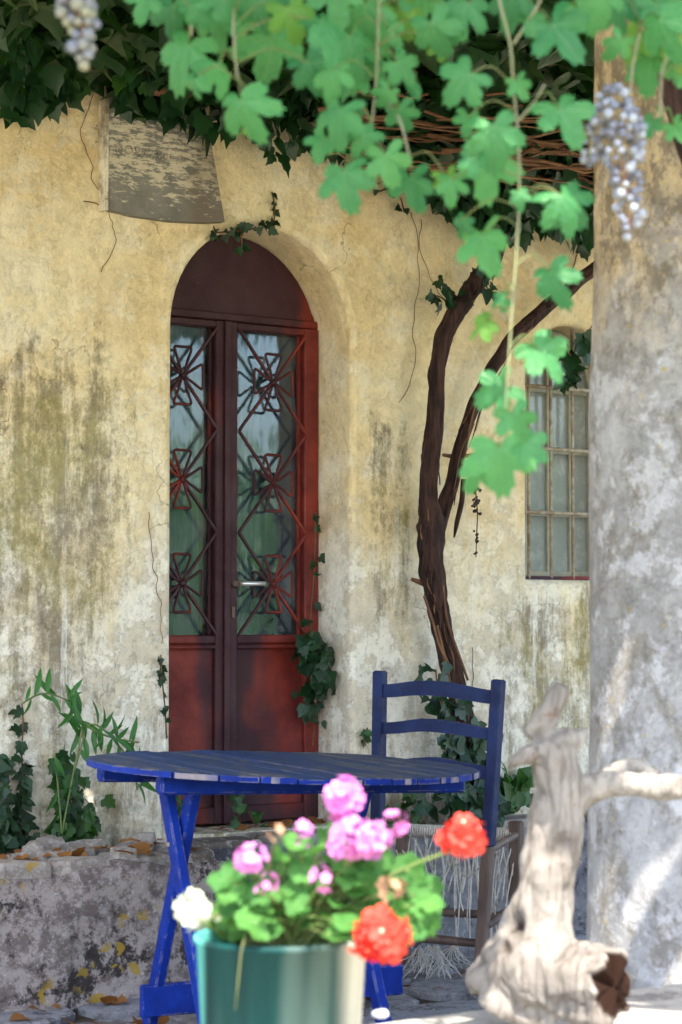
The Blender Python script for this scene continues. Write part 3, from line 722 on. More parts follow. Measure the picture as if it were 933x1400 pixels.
# ---- window
wd = sub_empty('window', hs); wd['label'] = 'arched many-paned window behind thin iron bars'
wr = WW / 2; wc = WU0 + wr
def arch_z(u, r=wr): d = abs(u - wc); return WSP + math.sqrt(max(r * r - d * d, 0))
fr = arch_outline(WU0 + 0.004, WW - 0.008, WZ0 + 0.004, WSP, 22); fi = arch_outline(WU0 + 0.03, WW - 0.06, WZ0 + 0.035, WSP, 22)
n = len(fr); vs = []
for w in (WREV, WREV + 0.04):
    vs += [Vector((a, w, b)) for a, b in fr] + [Vector((a, w, b)) for a, b in fi]
fs = []
for i in range(n):
    j = (i + 1) % n
    fs += [(i, j, n + j, n + i), (2 * n + i, 3 * n + i, 3 * n + j, 2 * n + j), (n + i, n + j, 3 * n + j, 3 * n + i)]
MB().add(vs, fs).build('window_frame', 'window_paint', wd, False)
cols = [WU0 + WW * k / 4 for k in range(5)]
rowz = [WZ0 + 0.02, HW(740, 700, 0).z, HW(740, 612, 0).z, HW(740, 527, 0).z, WSP + 0.12]
for k in (1, 2, 3):
    MB().box((cols[k] - 0.013, WREV + 0.002, WZ0 + 0.02), (cols[k] + 0.013, WREV + 0.034, arch_z(cols[k]) - 0.01), bev=0.003).build('glazing_bar', 'window_paint', wd, False)
for k in (1, 2, 3):
    MB().box((WU0 + 0.02, WREV + 0.006, rowz[k] - 0.008), (WU0 + WW - 0.02, WREV + 0.030, rowz[k] + 0.008), bev=0.002).build('glazing_bar', 'window_paint', wd, False)
for a in range(4):
    for b in range(4):
        u0, u1 = cols[a] + 0.013, cols[a + 1] - 0.013; z0, z1 = rowz[b] + 0.008, rowz[b + 1] - 0.008
        if b == 3: z1 = min(arch_z(u0), arch_z(u1)) - 0.01
        if z1 > z0: MB().box((u0, WREV + 0.018, z0), (u1, WREV + 0.021, z1)).build('glass_pane', 'pale_reflection_glass', wd, False)
for k in range(4):
    u = WU0 + 0.045 + k * 0.112
    MB().tube([(u, 0.045, WZ0 + 0.002), (u, 0.045, arch_z(u) - 0.004)], 0.0065, 8).build('iron_bar', 'iron_rod', wd, False, True)
for k in (1, 2, 3):
    MB().tube([(WU0 - 0.004, 0.033, rowz[k]), (WU0 + WW + 0.004, 0.033, rowz[k])], 0.0075, 8).build('iron_bar', 'iron_rod', wd, False, True)
MB().box((WU0 + 0.02, 0.04, WZ0 - 0.002), (WU0 + WW - 0.02, 0.10, WZ0 + 0.014), jit=0.004).build('rust_sill', 'oxide_paint', wd, False)
drape(WU0 + 0.005, WU0 + WW - 0.005, WZ0 + 0.01, 2.27, 0.19, 0.003, 60, 'pale_blind', 'window_curtain')

# ---- steps and ledges along the foot of the wall
def rubble_box(mb, a, b, step, amp, seed):
    bm = bmesh.new(); bmesh.ops.create_cube(bm, size=1)
    dim = [b[i] - a[i] for i in range(3)]
    for v in bm.verts: v.co = Vector([a[i] + (v.co[i] + 0.5) * dim[i] for i in range(3)])
    for ax in range(3):
        k = max(1, int(dim[ax] / step))
        for q in range(1, k):
            no = [0, 0, 0]; no[ax] = 1; co = [0, 0, 0]; co[ax] = a[ax] + dim[ax] * q / k
            bmesh.ops.bisect_plane(bm, geom=bm.verts[:] + bm.edges[:] + bm.faces[:], plane_co=co, plane_no=no)
    bm.normal_update()
    for v in bm.verts:
        p = v.co * 4 + Vector((seed, 0, 0))
        v.co += v.normal * amp * (noise.noise(p) + 0.6 * noise.noise(p * 2.7) + 0.4 * noise.noise(p * 6))
    bm.verts.index_update(); mb.add([v.co.copy() for v in bm.verts], [[v.index for v in f.verts] for f in bm.faces]); bm.free(); return mb
LW = -0.47; LU1 = -0.09
lg = root('stone_ledge', HOUSE(-1, LW, 0), 'lichen spotted rubble ledge left of the door, strewn with dead leaves', 'ledge', rz=ANG)
def lgc(mb): 
    for v in mb.v: v -= Vector((-1, LW, 0))
    return mb
m = rubble_box(MB(), (-2.6, LW, -0.05), (LU1, 0.03, 0.40), 0.04, 0.030, 4)
lgc(m).build('rubble_body', 'rubble', lg, False, True)
rr = random.Random(8)
x = -1.9
while x < LU1 - 0.1:
    w = rr.uniform(0.14, 0.30)
    if x + w > LU1: w = LU1 - x
    d = rr.uniform(0.12, 0.2)
    m = slab(irregular(x + w / 2, LW + d / 2 + rr.uniform(-0.012, 0.02), w - 0.012, d, 9, rr, 0.22), 0.36, 0.425 + rr.uniform(-0.012, 0.012), 0.012, 0.008, rr)
    lgc(m).build('cap_stone', 'cap_stone', lg, False)
    x += w
x = -1.9
while x < LU1 - 0.1:
    w = rr.uniform(0.2, 0.36)
    if x + w > LU1: w = LU1 - x
    m = slab(irregular(x + w / 2, LW + 0.30, w - 0.02, 0.2, 9, rr, 0.2), 0.36, 0.422 + rr.uniform(-0.014, 0.006), 0.012, 0.008, rr)
    lgc(m).build('cap_stone', 'cap_stone', lg, False)
    x += w
for k in range(16):
    x = rr.uniform(-0.85, LU1 - 0.06); yk = LW + rr.uniform(0.04, 0.34); sz = rr.uniform(0.05, 0.13)
    m = slab(irregular(x, yk, sz, sz * rr.uniform(0.5, 0.8), 7, rr, 0.3), 0.40, 0.435 + rr.uniform(0, 0.035), 0.012, 0.010, rr)
    lgc(m).build('loose_stone', 'cap_stone', lg, False)
lg2 = root('door_step', HOUSE(1.5, -0.14, 0), 'narrow grey stone footing running right from below the red door', 'step', rz=ANG)
m = rubble_box(MB(), (LU1 + 0.004 - 1.5, -0.01, -0.05), (2.3, 0.17, 0.40), 0.06, 0.012, 9); m.build('rubble_body', 'footing', lg2, False, True)
x = LU1 + 0.006
while x < 3.4:
    w = rr.uniform(0.28, 0.5)
    slab(irregular(x + w / 2 - 1.5, 0.068, w - 0.008, 0.17, 10, rr, 0.08), 0.37, 0.428 + rr.uniform(-0.005, 0.003), 0.01, 0.004, rr).build('cap_stone', 'cap_stone', lg2, False)
    x += w

# ---- the sign board above the door
sb = HW(225, 230, -0.03); sgn = root('sign_board', HOUSE(sb.x, -0.03, sb.z), 'faded grey painted board with flaking whitewash above the door', 'sign', rz=ANG)
spx = [(145, 40), (147, 180), (147, 287), (185, 296), (235, 303), (280, 305), (305, 304), (298, 262), (288, 205), (275, 130), (258, 40)]
poly = []
for x, y in densify(spx, 18): h = HW(x, y, -0.03); poly.append((h.x - sb.x, h.z - sb.z))
bd_mat = MATS['sign_board']
m = MB().prism([(a, b) for a, b in poly], -0.012, 0.024)
for v in m.v: v.z += 0
bo = m.build('board', 'sign_board', sgn, False)
# material bands are laid out in house height: shift the mesh origin instead of the pattern
for v in bo.data.vertices: v.co.z += sb.z
bo.location.z = -sb.z
edge = MB().box((HW(146, 200, -0.03).x - sb.x - 0.014, -0.016, HW(146, 287, -0.03).z - sb.z - 0.004), (HW(146, 200, -0.03).x - sb.x - 0.001, 0.03, HW(146, 60, -0.03).z - sb.z)); edge.build('edge_strip', 'plaster', sgn, False)
for txt, px, py, size in (('MOV', 157, 208, 0.042), ('QUADRA', 188, 214, 0.038)):
    cu = bpy.data.curves.new('lettering', 'FONT'); cu.body = txt; cu.size = size; cu.extrude = 0.0006; cu.materials.append(MATS['dark_lettering']); cu.space_character = 1.15
    to = bpy.data.objects.new('tmp', cu); COL.objects.link(to); bpy.context.view_layer.update()
    lme = bpy.data.meshes.new_from_object(to.evaluated_get(bpy.context.evaluated_depsgraph_get())); bpy.data.objects.remove(to)
    to = bpy.data.objects.new('lettering', lme); COL.objects.link(to); to.parent = sgn
    h = HW(px, py, -0.043); to.location = (h.x - sb.x, -0.0135, h.z - sb.z); to.rotation_euler = (math.pi / 2, 0, 0)

# ================================================================== pillar
pc = Vector((0.845, 4.88, 0)); pl = root('pillar', pc, 'thick round weathered plaster pillar behind the driftwood', 'pillar')
m = MB(); nn = 64; rows = 70
for i in range(rows + 1):
    z = -0.05 + 2.85 * i / rows; rad = 0.305 - 0.012 * z
    for k in range(nn):
        th = 2 * math.pi * k / nn; d = Vector((math.cos(th), math.sin(th), 0))
        q = rad + 0.010 * noise.noise(Vector((d.x * 1.5, d.y * 1.5, z * 1.6))) + 0.004 * noise.noise(Vector((d.x * 5, d.y * 5, z * 5)))
        m.v.append(d * q + Vector((0, 0, z)))
for i in range(rows):
    for k in range(nn): j = (k + 1) % nn; m.f.append((i * nn + k, i * nn + j, (i + 1) * nn + j, (i + 1) * nn + k))
m.build('shaft', 'pillar_plaster', pl, False, True)
MB().lathe([(0.0, 2.80), (0.32, 2.80), (0.34, 2.83), (0.34, 2.88), (0.0, 2.88)], 48).build('cap', 'pillar_plaster', pl, False)

# ================================================================== pergola
pg = root('pergola', HOUSE(0, -2.84, 2.89), 'rough timber pergola frame hidden in leaves above the terrace', 'pergola', rz=ANG)
MB().bar((-3.4, 0, 0.06), (3.6, 0, 0.06), 0.12, 0.12).build('beam', 'old_timber', pg, False)
MB().bar((-3.4, -1.48, 0.19), (3.6, -1.48, 0.19), 0.09, 0.09).build('beam', 'old_timber', pg, False)
for k in range(7):
    u = -1.6 + k * 0.8; MB().bar((u, -1.75, 0.17 ), (u, 2.84, 0.08), 0.07, 0.08).build('rafter', 'old_timber', pg, False)
# gaps cut into the leaf roof to shape sun patches on pillar foot and driftwood
GAPS = [(P(x, y, d), r) for x, y, d, r in ((748, 1185, 3.98, 0.06), (735, 1250, 3.97, 0.08), (695, 1300, 3.98, 0.07), (742, 1312, 3.95, 0.08), (800, 1322, 3.92, 0.06), (660, 1320, 4.0, 0.04), 
    (822, 1262, 4.68, 0.045), (806, 1175, 4.72, 0.035), (905, 1225, 4.60, 0.05), (912, 1300, 4.60, 0.06), (862, 830, 4.62, 0.02), (640, 1385, 4.05, 0.05), (560, 1395, 4.05, 0.06), (880, 1385, 4.2, 0.07), (488, 1340, 3.25, 0.06))]
def in_gap(p, m):
    for g_, r in GAPS:
        q = p - g_; k = q.dot(SUN_DIR)
        if (q - SUN_DIR * k).length < r + m: return True
    return False
# leaf roof: dense over the terrace, ragged at the open edge
rng = random.Random(21); mt = []
def edge_w(u): return -4.72 + 0.18 * noise.noise(Vector((u * 1.3, 4, 0))) + 0.16 * noise.noise(Vector((u * 4.2, 9, 0)))
for i in range(24000):
    u = rng.uniform(-1.95, 3.5); w = rng.uniform(-5.05, 0.0)
    if i % 6 == 0: u = rng.uniform(-3.5, -1.9); w = rng.uniform(-5.05, -2.0)  # extra leaves added out of view to shade the pot and its flowers
    e = edge_w(u)
    if w < e: continue
    if w > -4.0 and i % 3 == 0 and i % 6: w = rng.uniform(-4.0, 0)
    if w < -4.3 and noise.noise(Vector((u * 3.1, w * 3.1, 5))) > 0.28: continue
    z = 2.98 + 0.05 * noise.noise(Vector((u * 1.5, w * 1.5, 0))) + rng.uniform(-0.07, 0.12)
    a = rng.uniform(0, 6.283); tip = Vector((math.cos(a), math.sin(a), rng.uniform(-0.7, 0.1))); nr = Vector((rng.uniform(-0.6, 0.6), rng.uniform(-0.6, 0.6), 1))
    sz = rng.uniform(0.11, 0.18); pp = HOUSE(u, w, z)
    if in_gap(pp + tip.normalized() * sz * 0.5, sz * 0.42): continue
    mt.append(frame(pp, nr, tip, sz))
vc = root('vine_canopy', HOUSE(0, -2, 2.9), 'thick roof of vine and ivy leaves over the terrace', 'vine')
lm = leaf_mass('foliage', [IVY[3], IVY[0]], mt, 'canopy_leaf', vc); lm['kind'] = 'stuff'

# ================================================================== hanging ivy along the top of the wall
iv = root('hanging_ivy', PW(400, 120, -0.2), 'dark ivy hanging over the top of the wall and the sign', 'ivy')
BND = [(-40, 172), (0, 168), (60, 170), (95, 148), (132, 110), (150, 100), (170, 165), (186, 178), (215, 165), (250, 190), (290, 212), (330, 200), (380, 226), (430, 222), (480, 232), (560, 250), (600, 285), (650, 330), (700, 335), (745, 322), (790, 340), (830, 345)]
def bnd(x):
    for (a, b), (c, d) in zip(BND, BND[1:]):
        if a <= x <= c: return b + (d - b) * (x - a) / (c - a)
    return 200
rng = random.Random(33); front = []; back = []
for i in range(3300):
    x = rng.uniform(-40, 830) if i % 5 else rng.uniform(560, 830); yb = bnd(x); q = 1 - rng.random() ** 0.7; y = yb - 16 - (yb + 40) * (1 - q) + 30 * noise.noise(Vector((x / 30, 0, 3))) + 8 * noise.noise(Vector((x / 9, 5, 3)))
    w = -rng.uniform(0.05, 0.16) - (1 - q) * rng.uniform(0, 0.75)
    if 470 < x < 800 and 20 < y < 180 and rng.random() < 0.55: continue
    p = PW(x, y, w); side = rng.gauss(0, 0.75)
    tip = Vector((side * U.x, side * U.y, -1)) + OUT * rng.uniform(-0.1, 0.4)
    nr = OUT * 1.0 + Vector((rng.gauss(0, 0.6), rng.gauss(0, 0.6), rng.uniform(-0.5, 1.0)))
    s_ = rng.uniform(0.035, 0.10)
    (front if w > -0.38 else back).append((y, frame(p, nr, tip, s_), rng.randrange(4)))
for i in range(420):                   # the thick dark mass where the old vine meets the roof
    x = rng.uniform(572, 835); y = 190 + (bnd(x) - 12 - 190) * rng.random() ** 0.8 + 14 * noise.noise(Vector((x / 22, 0, 8))); w = -rng.uniform(0.06, 0.42)
    tip = Vector((0, 0, -1)) + U * rng.gauss(0, 0.8) + OUT * rng.uniform(-0.1, 0.4)
    (front if i % 6 == 0 else back).append((y, frame(PW(x, y, w), OUT + rnd_unit() * 0.8, tip, rng.uniform(0.045, 0.095)), rng.randrange(4)))
rng.shuffle(front)
for y, mm, k in front[:280]: leaf((IVY if rng.random() < 0.55 else IVYD)[k], iv, mm)
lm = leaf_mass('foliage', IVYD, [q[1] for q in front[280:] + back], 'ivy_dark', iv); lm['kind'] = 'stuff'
# dry stems woven under the roof
for i in range(95):
    x0 = rng.uniform(430, 760); y0 = rng.uniform(10, 240); L = rng.uniform(90, 330); w = -rng.uniform(0.25, 0.8); sl_ = rng.uniform(-0.12, 0.24)
    k = 7; pts = [PW(x0 + L * j / k, y0 + L * j / k * sl_ + 14 * noise.noise(Vector((j * 0.6, i * 3.3, 0))), w + 0.04 * noise.noise(Vector((j * 0.5, i * 2.1, 7)))) for j in range(k + 1)]
    r0 = rng.choice((0.004, 0.005, 0.006, 0.009)); MB().tube(pts, lerp_list([r0, r0 * 0.55], k)[:k + 1], 6).build('dry_stem', 'twig', iv, smooth=True)
for pth, r0 in (([(95, 88), (165, 92), (215, 112), (255, 128)], 0.022), ([(210, 125), (250, 128), (280, 122)], 0.014), ([(740, 40), (800, 70), (840, 95)], 0.02), ([(560, 145), (640, 160), (700, 150), (790, 85)], 0.010)):
    MB().tube([PW(x, y, -0.22) for x, y in smooth_path([Vector((a, b, 0)) for a, b in pth], 5) for x, y in [(x, y)]] if False else [PW(v.x, v.y, -0.22) for v in smooth_path([Vector((a, b, 0)) for a, b in pth], 5)], r0, 8).build('dry_stem', 'twig', iv, smooth=True)

# ================================================================== the old vine trunk against the wall
vt = root('old_grapevine', PW(645, 1105, -0.12), 'old twisted dark grapevine trunk forking in two beside the door', 'vine')
def px_tube(path, w, n=5, sides=14, ridge=0.22, seed=0):
    sm = smooth_path([Vector((a, b, 0)) for a, b, r in path], n); rd = lerp_list([r for a, b, r in path], n); pts = []; rads = []
    for i, v in enumerate(sm):
        ww = w(i / (len(sm) - 1)) if callable(w) else w
        p = PW(v.x, v.y, ww); pts.append(p); rads.append(rd[i] * 0.80 * (p.y / FPX))
    return MB().tube(pts, rads, sides, True, ridge, seed)
px_tube([(650, 1125, 26), (640, 1040, 20), (628, 960, 18), (614, 900, 17), (600, 840, 19), (593, 795, 20), (590, 750, 21), (590, 718, 23), (586, 690, 16), (588, 640, 15), (594, 590, 15), (597, 540, 13.5), (600, 490, 13), (612, 450, 15), (632, 415, 16), (652, 385, 15), (672, 355, 14), (690, 300, 13), (700, 230, 12)], lambda t: -0.10 - 0.10 * t, 10, 32, 0.34, 3).build('stem', 'bark', vt, smooth=True)
px_tube([(594, 740, 12), (603, 705, 13), (618, 660, 11.5), (633, 600, 10.5), (652, 548, 10.5), (676, 500, 10.5), (703, 460, 11), (735, 430, 11), (772, 400, 11), (815, 366, 11), (870, 330, 10), (930, 270, 10), (962, 180, 9), (968, 80, 8)], lambda t: -0.11 - 0.12 * t, 10, 28, 0.32, 8).build('stem', 'bark', vt, smooth=True)
rg = random.Random(44)
for k in range(46):                    # shaggy strips of bark
    lim = rg.choice(([(628, 960), (614, 900), (600, 840), (593, 795), (590, 750), (588, 690), (590, 620), (596, 550), (600, 490), (632, 415)], [(605, 705), (633, 600), (676, 500), (735, 430), (800, 380)]))
    sp_ = smooth_path([Vector((a, b, 0)) for a, b in lim], 10); a = rg.randrange(0, len(sp_) - 12); L = rg.randint(5, 11); off = rg.uniform(-13, 13)
    px_tube([(sp_[a + q].x + off + 2.0 * math.sin(q * 0.7 + k), sp_[a + q].y, rg.uniform(1.0, 2.2) * (1 - abs(q / L - 0.5))) for q in range(L + 1)], -0.17 + abs(off) * 0.0022, 2, 5, 0.2, k).build('bark_strip', 'bark' if k % 3 else 'twig', vt, smooth=True)
px_tube([(634, 655, 5), (632, 685, 5), (625, 715, 4), (621, 735, 1)], -0.11, 4, 8, 0.3, 2).build('dead_twig', 'bark', vt, smooth=True)
px_tube([(606, 622, 3), (625, 624, 4), (650, 622, 3)], -0.09, 4, 8, 0.2, 4).build('dead_twig', 'twig', vt, smooth=True)
px_tube([(563, 792, 3), (575, 796, 5), (585, 800, 6)], -0.11, 4, 8, 0.2, 5).build('dead_twig', 'twig', vt, smooth=True)
for k, pth in enumerate(([(580, 815), (592, 850), (600, 880), (612, 905)], [(598, 855), (606, 890), (615, 930), (622, 965)], [(606, 800), (612, 850), (626, 890), (640, 930)], [(640, 600), (648, 560), (660, 530)], [(592, 600), (594, 560), (600, 510)])):
    px_tube([(a, b, 2.2) for a, b in pth], -0.165, 5, 6, 0.2, k).build('bark_strip', 'twig', vt, smooth=True)
# thin climbing stems and dry tendrils stuck on the plaster
def strand(path, r=1.4, w=-0.004, mat='twig', parent=None, name='dry_tendril'):
    sp_ = smooth_path([Vector((a, b, 0)) for a, b in path], 4); path = [(v.x + 4.5 * noise.noise(Vector((v.y / 17, v.x / 17, 1))) + 2 * noise.noise(Vector((v.y / 6, 2, 1))), v.y) for v in sp_]
    return px_tube([(a, b, r) for a, b in path], w, 5, 6, 0.1, path[0][0]).build(name, mat, parent, smooth=True)
wt = root('dry_tendrils', PW(120, 140, 0), 'dry brown ivy tendrils clinging to the plaster', 'tendril')
for pth in ([(140, 95), (120, 150), (112, 185), (122, 215), (128, 245), (150, 285)], [(115, 275), (130, 278), (148, 287)], [(150, 290), (155, 310), (157, 335), (140, 372)], [(562, 290), (572, 340), (570, 400), (565, 450), (568, 500), (548, 550)], [(578, 300), (572, 330), (590, 380), (612, 415)],
            [(204, 700), (207, 740), (214, 790), (220, 835), (222, 880)], 
            [(646, 885), (648, 920), (645, 950), (648, 985)], [(770, 395), (790, 350), (788, 320)]):
    strand(pth, 0.65 if len(pth) > 3 else 1.05, parent=wt)
# the withered bunch hanging near the fork
dg = root('withered_grapes', PW(650, 665, -0.13), 'withered black grape bunch hanging on a thread beside the trunk', 'grapes')
px_tube([(651, 640, 1), (650, 665, 1.2), (653, 700, 1), (652, 730, 0.9), (651, 762, 0.8)], -0.13, 4, 6, 0).build('stalk', 'dry_berry', dg, smooth=True)
bmesh_b = bmesh.new(); bmesh.ops.create_icosphere(bmesh_b, subdivisions=1, radius=1)
for v in bmesh_b.verts: v.co *= 1 + 0.25 * noise.noise(v.co * 2)
DRYB = bpy.data.meshes.new('dry_berry_shape'); bmesh_b.to_mesh(DRYB); bmesh_b.free(); DRYB.materials.append(MATS['dry_berry'])
rng = random.Random(4)
for k in range(34):
    y = rng.choice((668, 672, 677, 682, 687, 690, 692, 697, 700, 728, 733, 740, 755, 760)); s_ = 5.5 if y < 702 else 2.2
    o = leaf(DRYB, dg, Matrix.Translation(PW(651 + rng.gauss(0, s_ * 0.7), y + rng.uniform(-3, 3), -0.13 + rng.uniform(-0.012, 0.012))) @ Matrix.Scale(rng.uniform(0.0045, 0.008), 4), 'berry')

# ================================================================== ivy and plants on the wall
def ivy_clump(name, label, cat, stems, n, px_r, size, w=(-0.08, -0.01), seed=1, meshes=None, down=0.9, stem_r=1.3, fill=1.0, stem_mat='twig'):
    rg = random.Random(seed); a = stems[0][0]; r_ = root(name, PW(a[0], a[1], 0), label, cat)
    for st in stems: px_tube([(x, y, stem_r) for x, y in st], (w[0] + w[1]) / 2, 5, 6, 0.1, seed).build('stem', stem_mat, r_, smooth=True)
    segs = [(st[i], st[i + 1]) for st in stems for i in range(len(st) - 1)]; L = [math.dist(*s) for s in segs]
    for i in range(n):
        s = rg.choices(segs, L)[0]; t = rg.random(); x = s[0][0] + (s[1][0] - s[0][0]) * t + rg.gauss(0, px_r * 0.5); y = s[0][1] + (s[1][1] - s[0][1]) * t + rg.gauss(0, px_r * 0.5)
        p = PW(x, y, rg.uniform(*w)); sd = rg.uniform(-1, 1)
        tip = U * sd * 1.2 + Vector((0, 0, -down + rg.uniform(-0.4, 1.0))) + OUT * rg.uniform(0, 0.4)
        nr = OUT + Vector((rg.gauss(0, 0.6), rg.gauss(0, 0.6), rg.gauss(0.25, 0.6)))
        leaf(rg.choice(meshes or IVYD), r_, frame(p, nr, tip, rg.uniform(*size)))
    return r_
ivy_clump('ivy', 'dark ivy climbing the right edge of the red door', 'ivy', [[(428, 1020), (432, 960), (430, 900), (425, 850), (430, 780), (432, 700)], [(432, 900), (440, 890), (455, 895)]], 26, 10, (0.02, 0.045), (0.10, 0.17), 2)
ivy_clump('ivy', 'thick ivy bush halfway up the right edge of the red door', 'ivy', [[(425, 865), (430, 900), (440, 930), (430, 960)], [(440, 880), (452, 905)]], 75, 20, (0.04, 0.075), (0.06, 0.18), 3)
ivy_clump('ivy', 'small ivy sprig hanging over the crown of the door arch', 'ivy', [[(295, 318), (325, 316), (350, 312), (372, 308)], [(330, 318), (332, 345)]], 30, 8, (0.022, 0.042), (-0.05, 0.01), 4)
ivy_clump('ivy', 'tiny ivy shoot climbing above the door arch', 'ivy', [[(374, 310), (376, 285), (372, 262)]], 8, 3, (0.02, 0.03), (-0.02, -0.005), 5)
ivy_clump('ivy', 'ivy wrapped round the foot of the vine trunk behind the chair', 'ivy', [[(640, 1110), (625, 1060), (615, 1000), (600, 950), (596, 915)], [(650, 1100), (655, 1050), (650, 1000)], [(590, 1090), (640, 1095), (690, 1090)]], 210, 25, (0.035, 0.07), (-0.22, -0.12), 6)
ivy_clump('ivy', 'bright ivy seedlings under the table top left of the chair', 'ivy', [[(540, 1110), (560, 1085), (575, 1060)], [(530, 1100), (545, 1120), (580, 1125)]], 46, 16, (0.025, 0.05), (-0.14, -0.03), 7, IVY)
ivy_clump('ivy', 'ivy runner with small leaves climbing left of the door near the ledge', 'ivy', [[(228, 1010), (226, 970), (222, 930), (220, 895)]], 16, 4, (0.018, 0.032), (-0.02, -0.005), 8)
ivy_clump('ivy', 'dark ivy runner climbing the mossy plaster far left of the fern', 'ivy', [[(30, 1130), (32, 1080), (30, 1030), (32, 990), (30, 962)]], 44, 6, (0.025, 0.05), (-0.04, -0.005), 9)
ivy_clump('ivy', 'ivy clump growing from the ledge at the left picture edge', 'ivy', [[(-5, 1160), (5, 1110), (-5, 1060), (2, 1040)], [(10, 1160), (30, 1140), (0, 1120)]], 150, 20, (0.03, 0.06), (-0.16, -0.02), 10)
ivy_clump('ivy', 'leafy ivy clump below the fern on the ledge', 'ivy', [[(100, 1140), (95, 1080), (88, 1040)], [(100, 1140), (118, 1115), (122, 1130)], [(90, 1140), (110, 1150)]], 190, 19, (0.028, 0.055), (-0.16, -0.02), 11, IVY[:3] + IVYD[:1])
ivy_clump('ivy', 'dark ivy sprig hanging in front of the arched window', 'ivy', [[(810, 445), (790, 475), (775, 500), (780, 525)], [(800, 455), (812, 480)]], 26, 11, (0.05, 0.085), (-0.10, -0.03), 12, stem_r=1.2)
ivy_clump('ivy', 'ivy sprigs on the upper bend of the vine trunk', 'ivy', [[(672, 360), (660, 385), (675, 400)], [(640, 415), (618, 400), (600, 380)], [(625, 425), (600, 405), (588, 410)]], 40, 13, (0.03, 0.065), (-0.26, -0.05), 13, stem_r=1.2)
ivy_clump('ivy', 'few dark ivy leaves on a thin stem right of the sign', 'ivy', [[(520, 262), (530, 255), (528, 248)], [(553, 290), (548, 270)]], 8, 8, (0.025, 0.045), (-0.03, -0.01), 14)
ivy_clump('weed', 'narrow leaved weed at the wall foot right of the chair', 'weed', [[(690, 1110), (695, 1080), (690, 1060)], [(705, 1110), (712, 1085), (720, 1070)], [(680, 1110), (675, 1090)]], 60, 15, (0.05, 0.10), (-0.12, -0.02), 15, [LANCE, IVY[3]], -0.4)
ivy_clump('weed', 'small green weeds growing along the door sill', 'weed', [[(240, 1130), (245, 1100), (238, 1075)], [(330, 1130), (325, 1100), (322, 1075)], [(350, 1130), (340, 1110)]], 34, 10, (0.03, 0.055), (0.02, 0.16), 16, IVY + [LANCE], 0.2)
ivy_clump('ivy', 'small ivy shoot on the wall at the left of the chair back', 'ivy', [[(500, 1020), (498, 1005), (503, 995)]], 10, 5, (0.02, 0.035), (-0.03, -0.005), 17, IVY)
# the fern-like shrub with long leaves
fe = root('leafy_shrub', PW(95, 1145, -0.08), 'arching green shrub with long narrow leaves behind the table end', 'shrub')
rg = random.Random(5)
for st, nl in (([(85, 1140), (98, 1070), (110, 1010), (112, 985), (95, 960), (60, 948), (30, 962)], 20), ([(110, 1010), (125, 990), (150, 1005), (180, 1045), (188, 1080)], 18), ([(100, 1060), (115, 1000), (100, 965), (92, 942)], 9), ([(112, 985), (130, 1000), (160, 1010), (190, 1015)], 9), ([(85, 1140), (80, 1080), (75, 1030)], 7)):
    px_tube([(x, y, 1.6) for x, y in st], -0.16, 5, 6, 0).build('stem', 'green_stem', fe, smooth=True)
    sp = smooth_path([Vector((x, y, 0)) for x, y in st], 8)
    for k in range(nl):
        q = sp[int(len(sp) * (0.3 + 0.68 * k / nl))]; p = PW(q.x, q.y, -0.16 + rg.uniform(-0.03, 0.03)); sd = 1 if k % 2 else -1
        tip = U * rg.uniform(-0.6, 0.9) + Vector((0, 0, sd * rg.uniform(0.4, 1))) + OUT * rg.uniform(-0.2, 0.5)
        leaf(LANCE, fe, frame(p, OUT + rnd_unit() * 0.7, tip, rg.uniform(0.055, 0.10), 1.0))

# ================================================================== fallen leaves
rg = random.Random(12)
spots = [('ledge', 64), ('terrace', 60), ('sill', 18)]
for where, n in spots:
    for k in range(n):
        if where == 'ledge': u, w, z = rg.uniform(-0.85, LU1 - 0.02), rg.uniform(LW + 0.02, -0.03), 0.437
        elif where == 'sill': u, w, z = rg.uniform(0.05, 0.75), rg.uniform(0.05, 0.19), 0.437
        else:
            u, w, z = rg.uniform(-0.9, 1.5), rg.uniform(-1.0, LW - 0.02) if rg.random() < 0.5 else rg.uniform(-1.0, -0.2), 0.014
            if u < LU1 + 0.05 and w > LW - 0.03: continue
        an = rg.uniform(0, 6.28); s_ = rg.uniform(0.03, 0.07)
        o = bpy.data.objects.new('fallen_leaf', rg.choice(DEAD)); COL.objects.link(o)
        o.matrix_basis = frame(HOUSE(u, w, z), Vector((rg.gauss(0, 0.6), rg.gauss(0, 0.6), 1)), Vector((math.cos(an), math.sin(an), rg.uniform(0, 0.45))), s_)
        tag(o, {'ledge': 'dry brown leaf lying on the stone ledge left of the door', 'sill': 'dry brown leaf lying on the sill of the red door', 'terrace': 'dry brown leaf lying on the terrace flagstones'}[where], 'leaf', {'ledge': 'dead leaves on the ledge', 'sill': 'dead leaves on the door sill', 'terrace': 'dead leaves on the terrace'}[where])

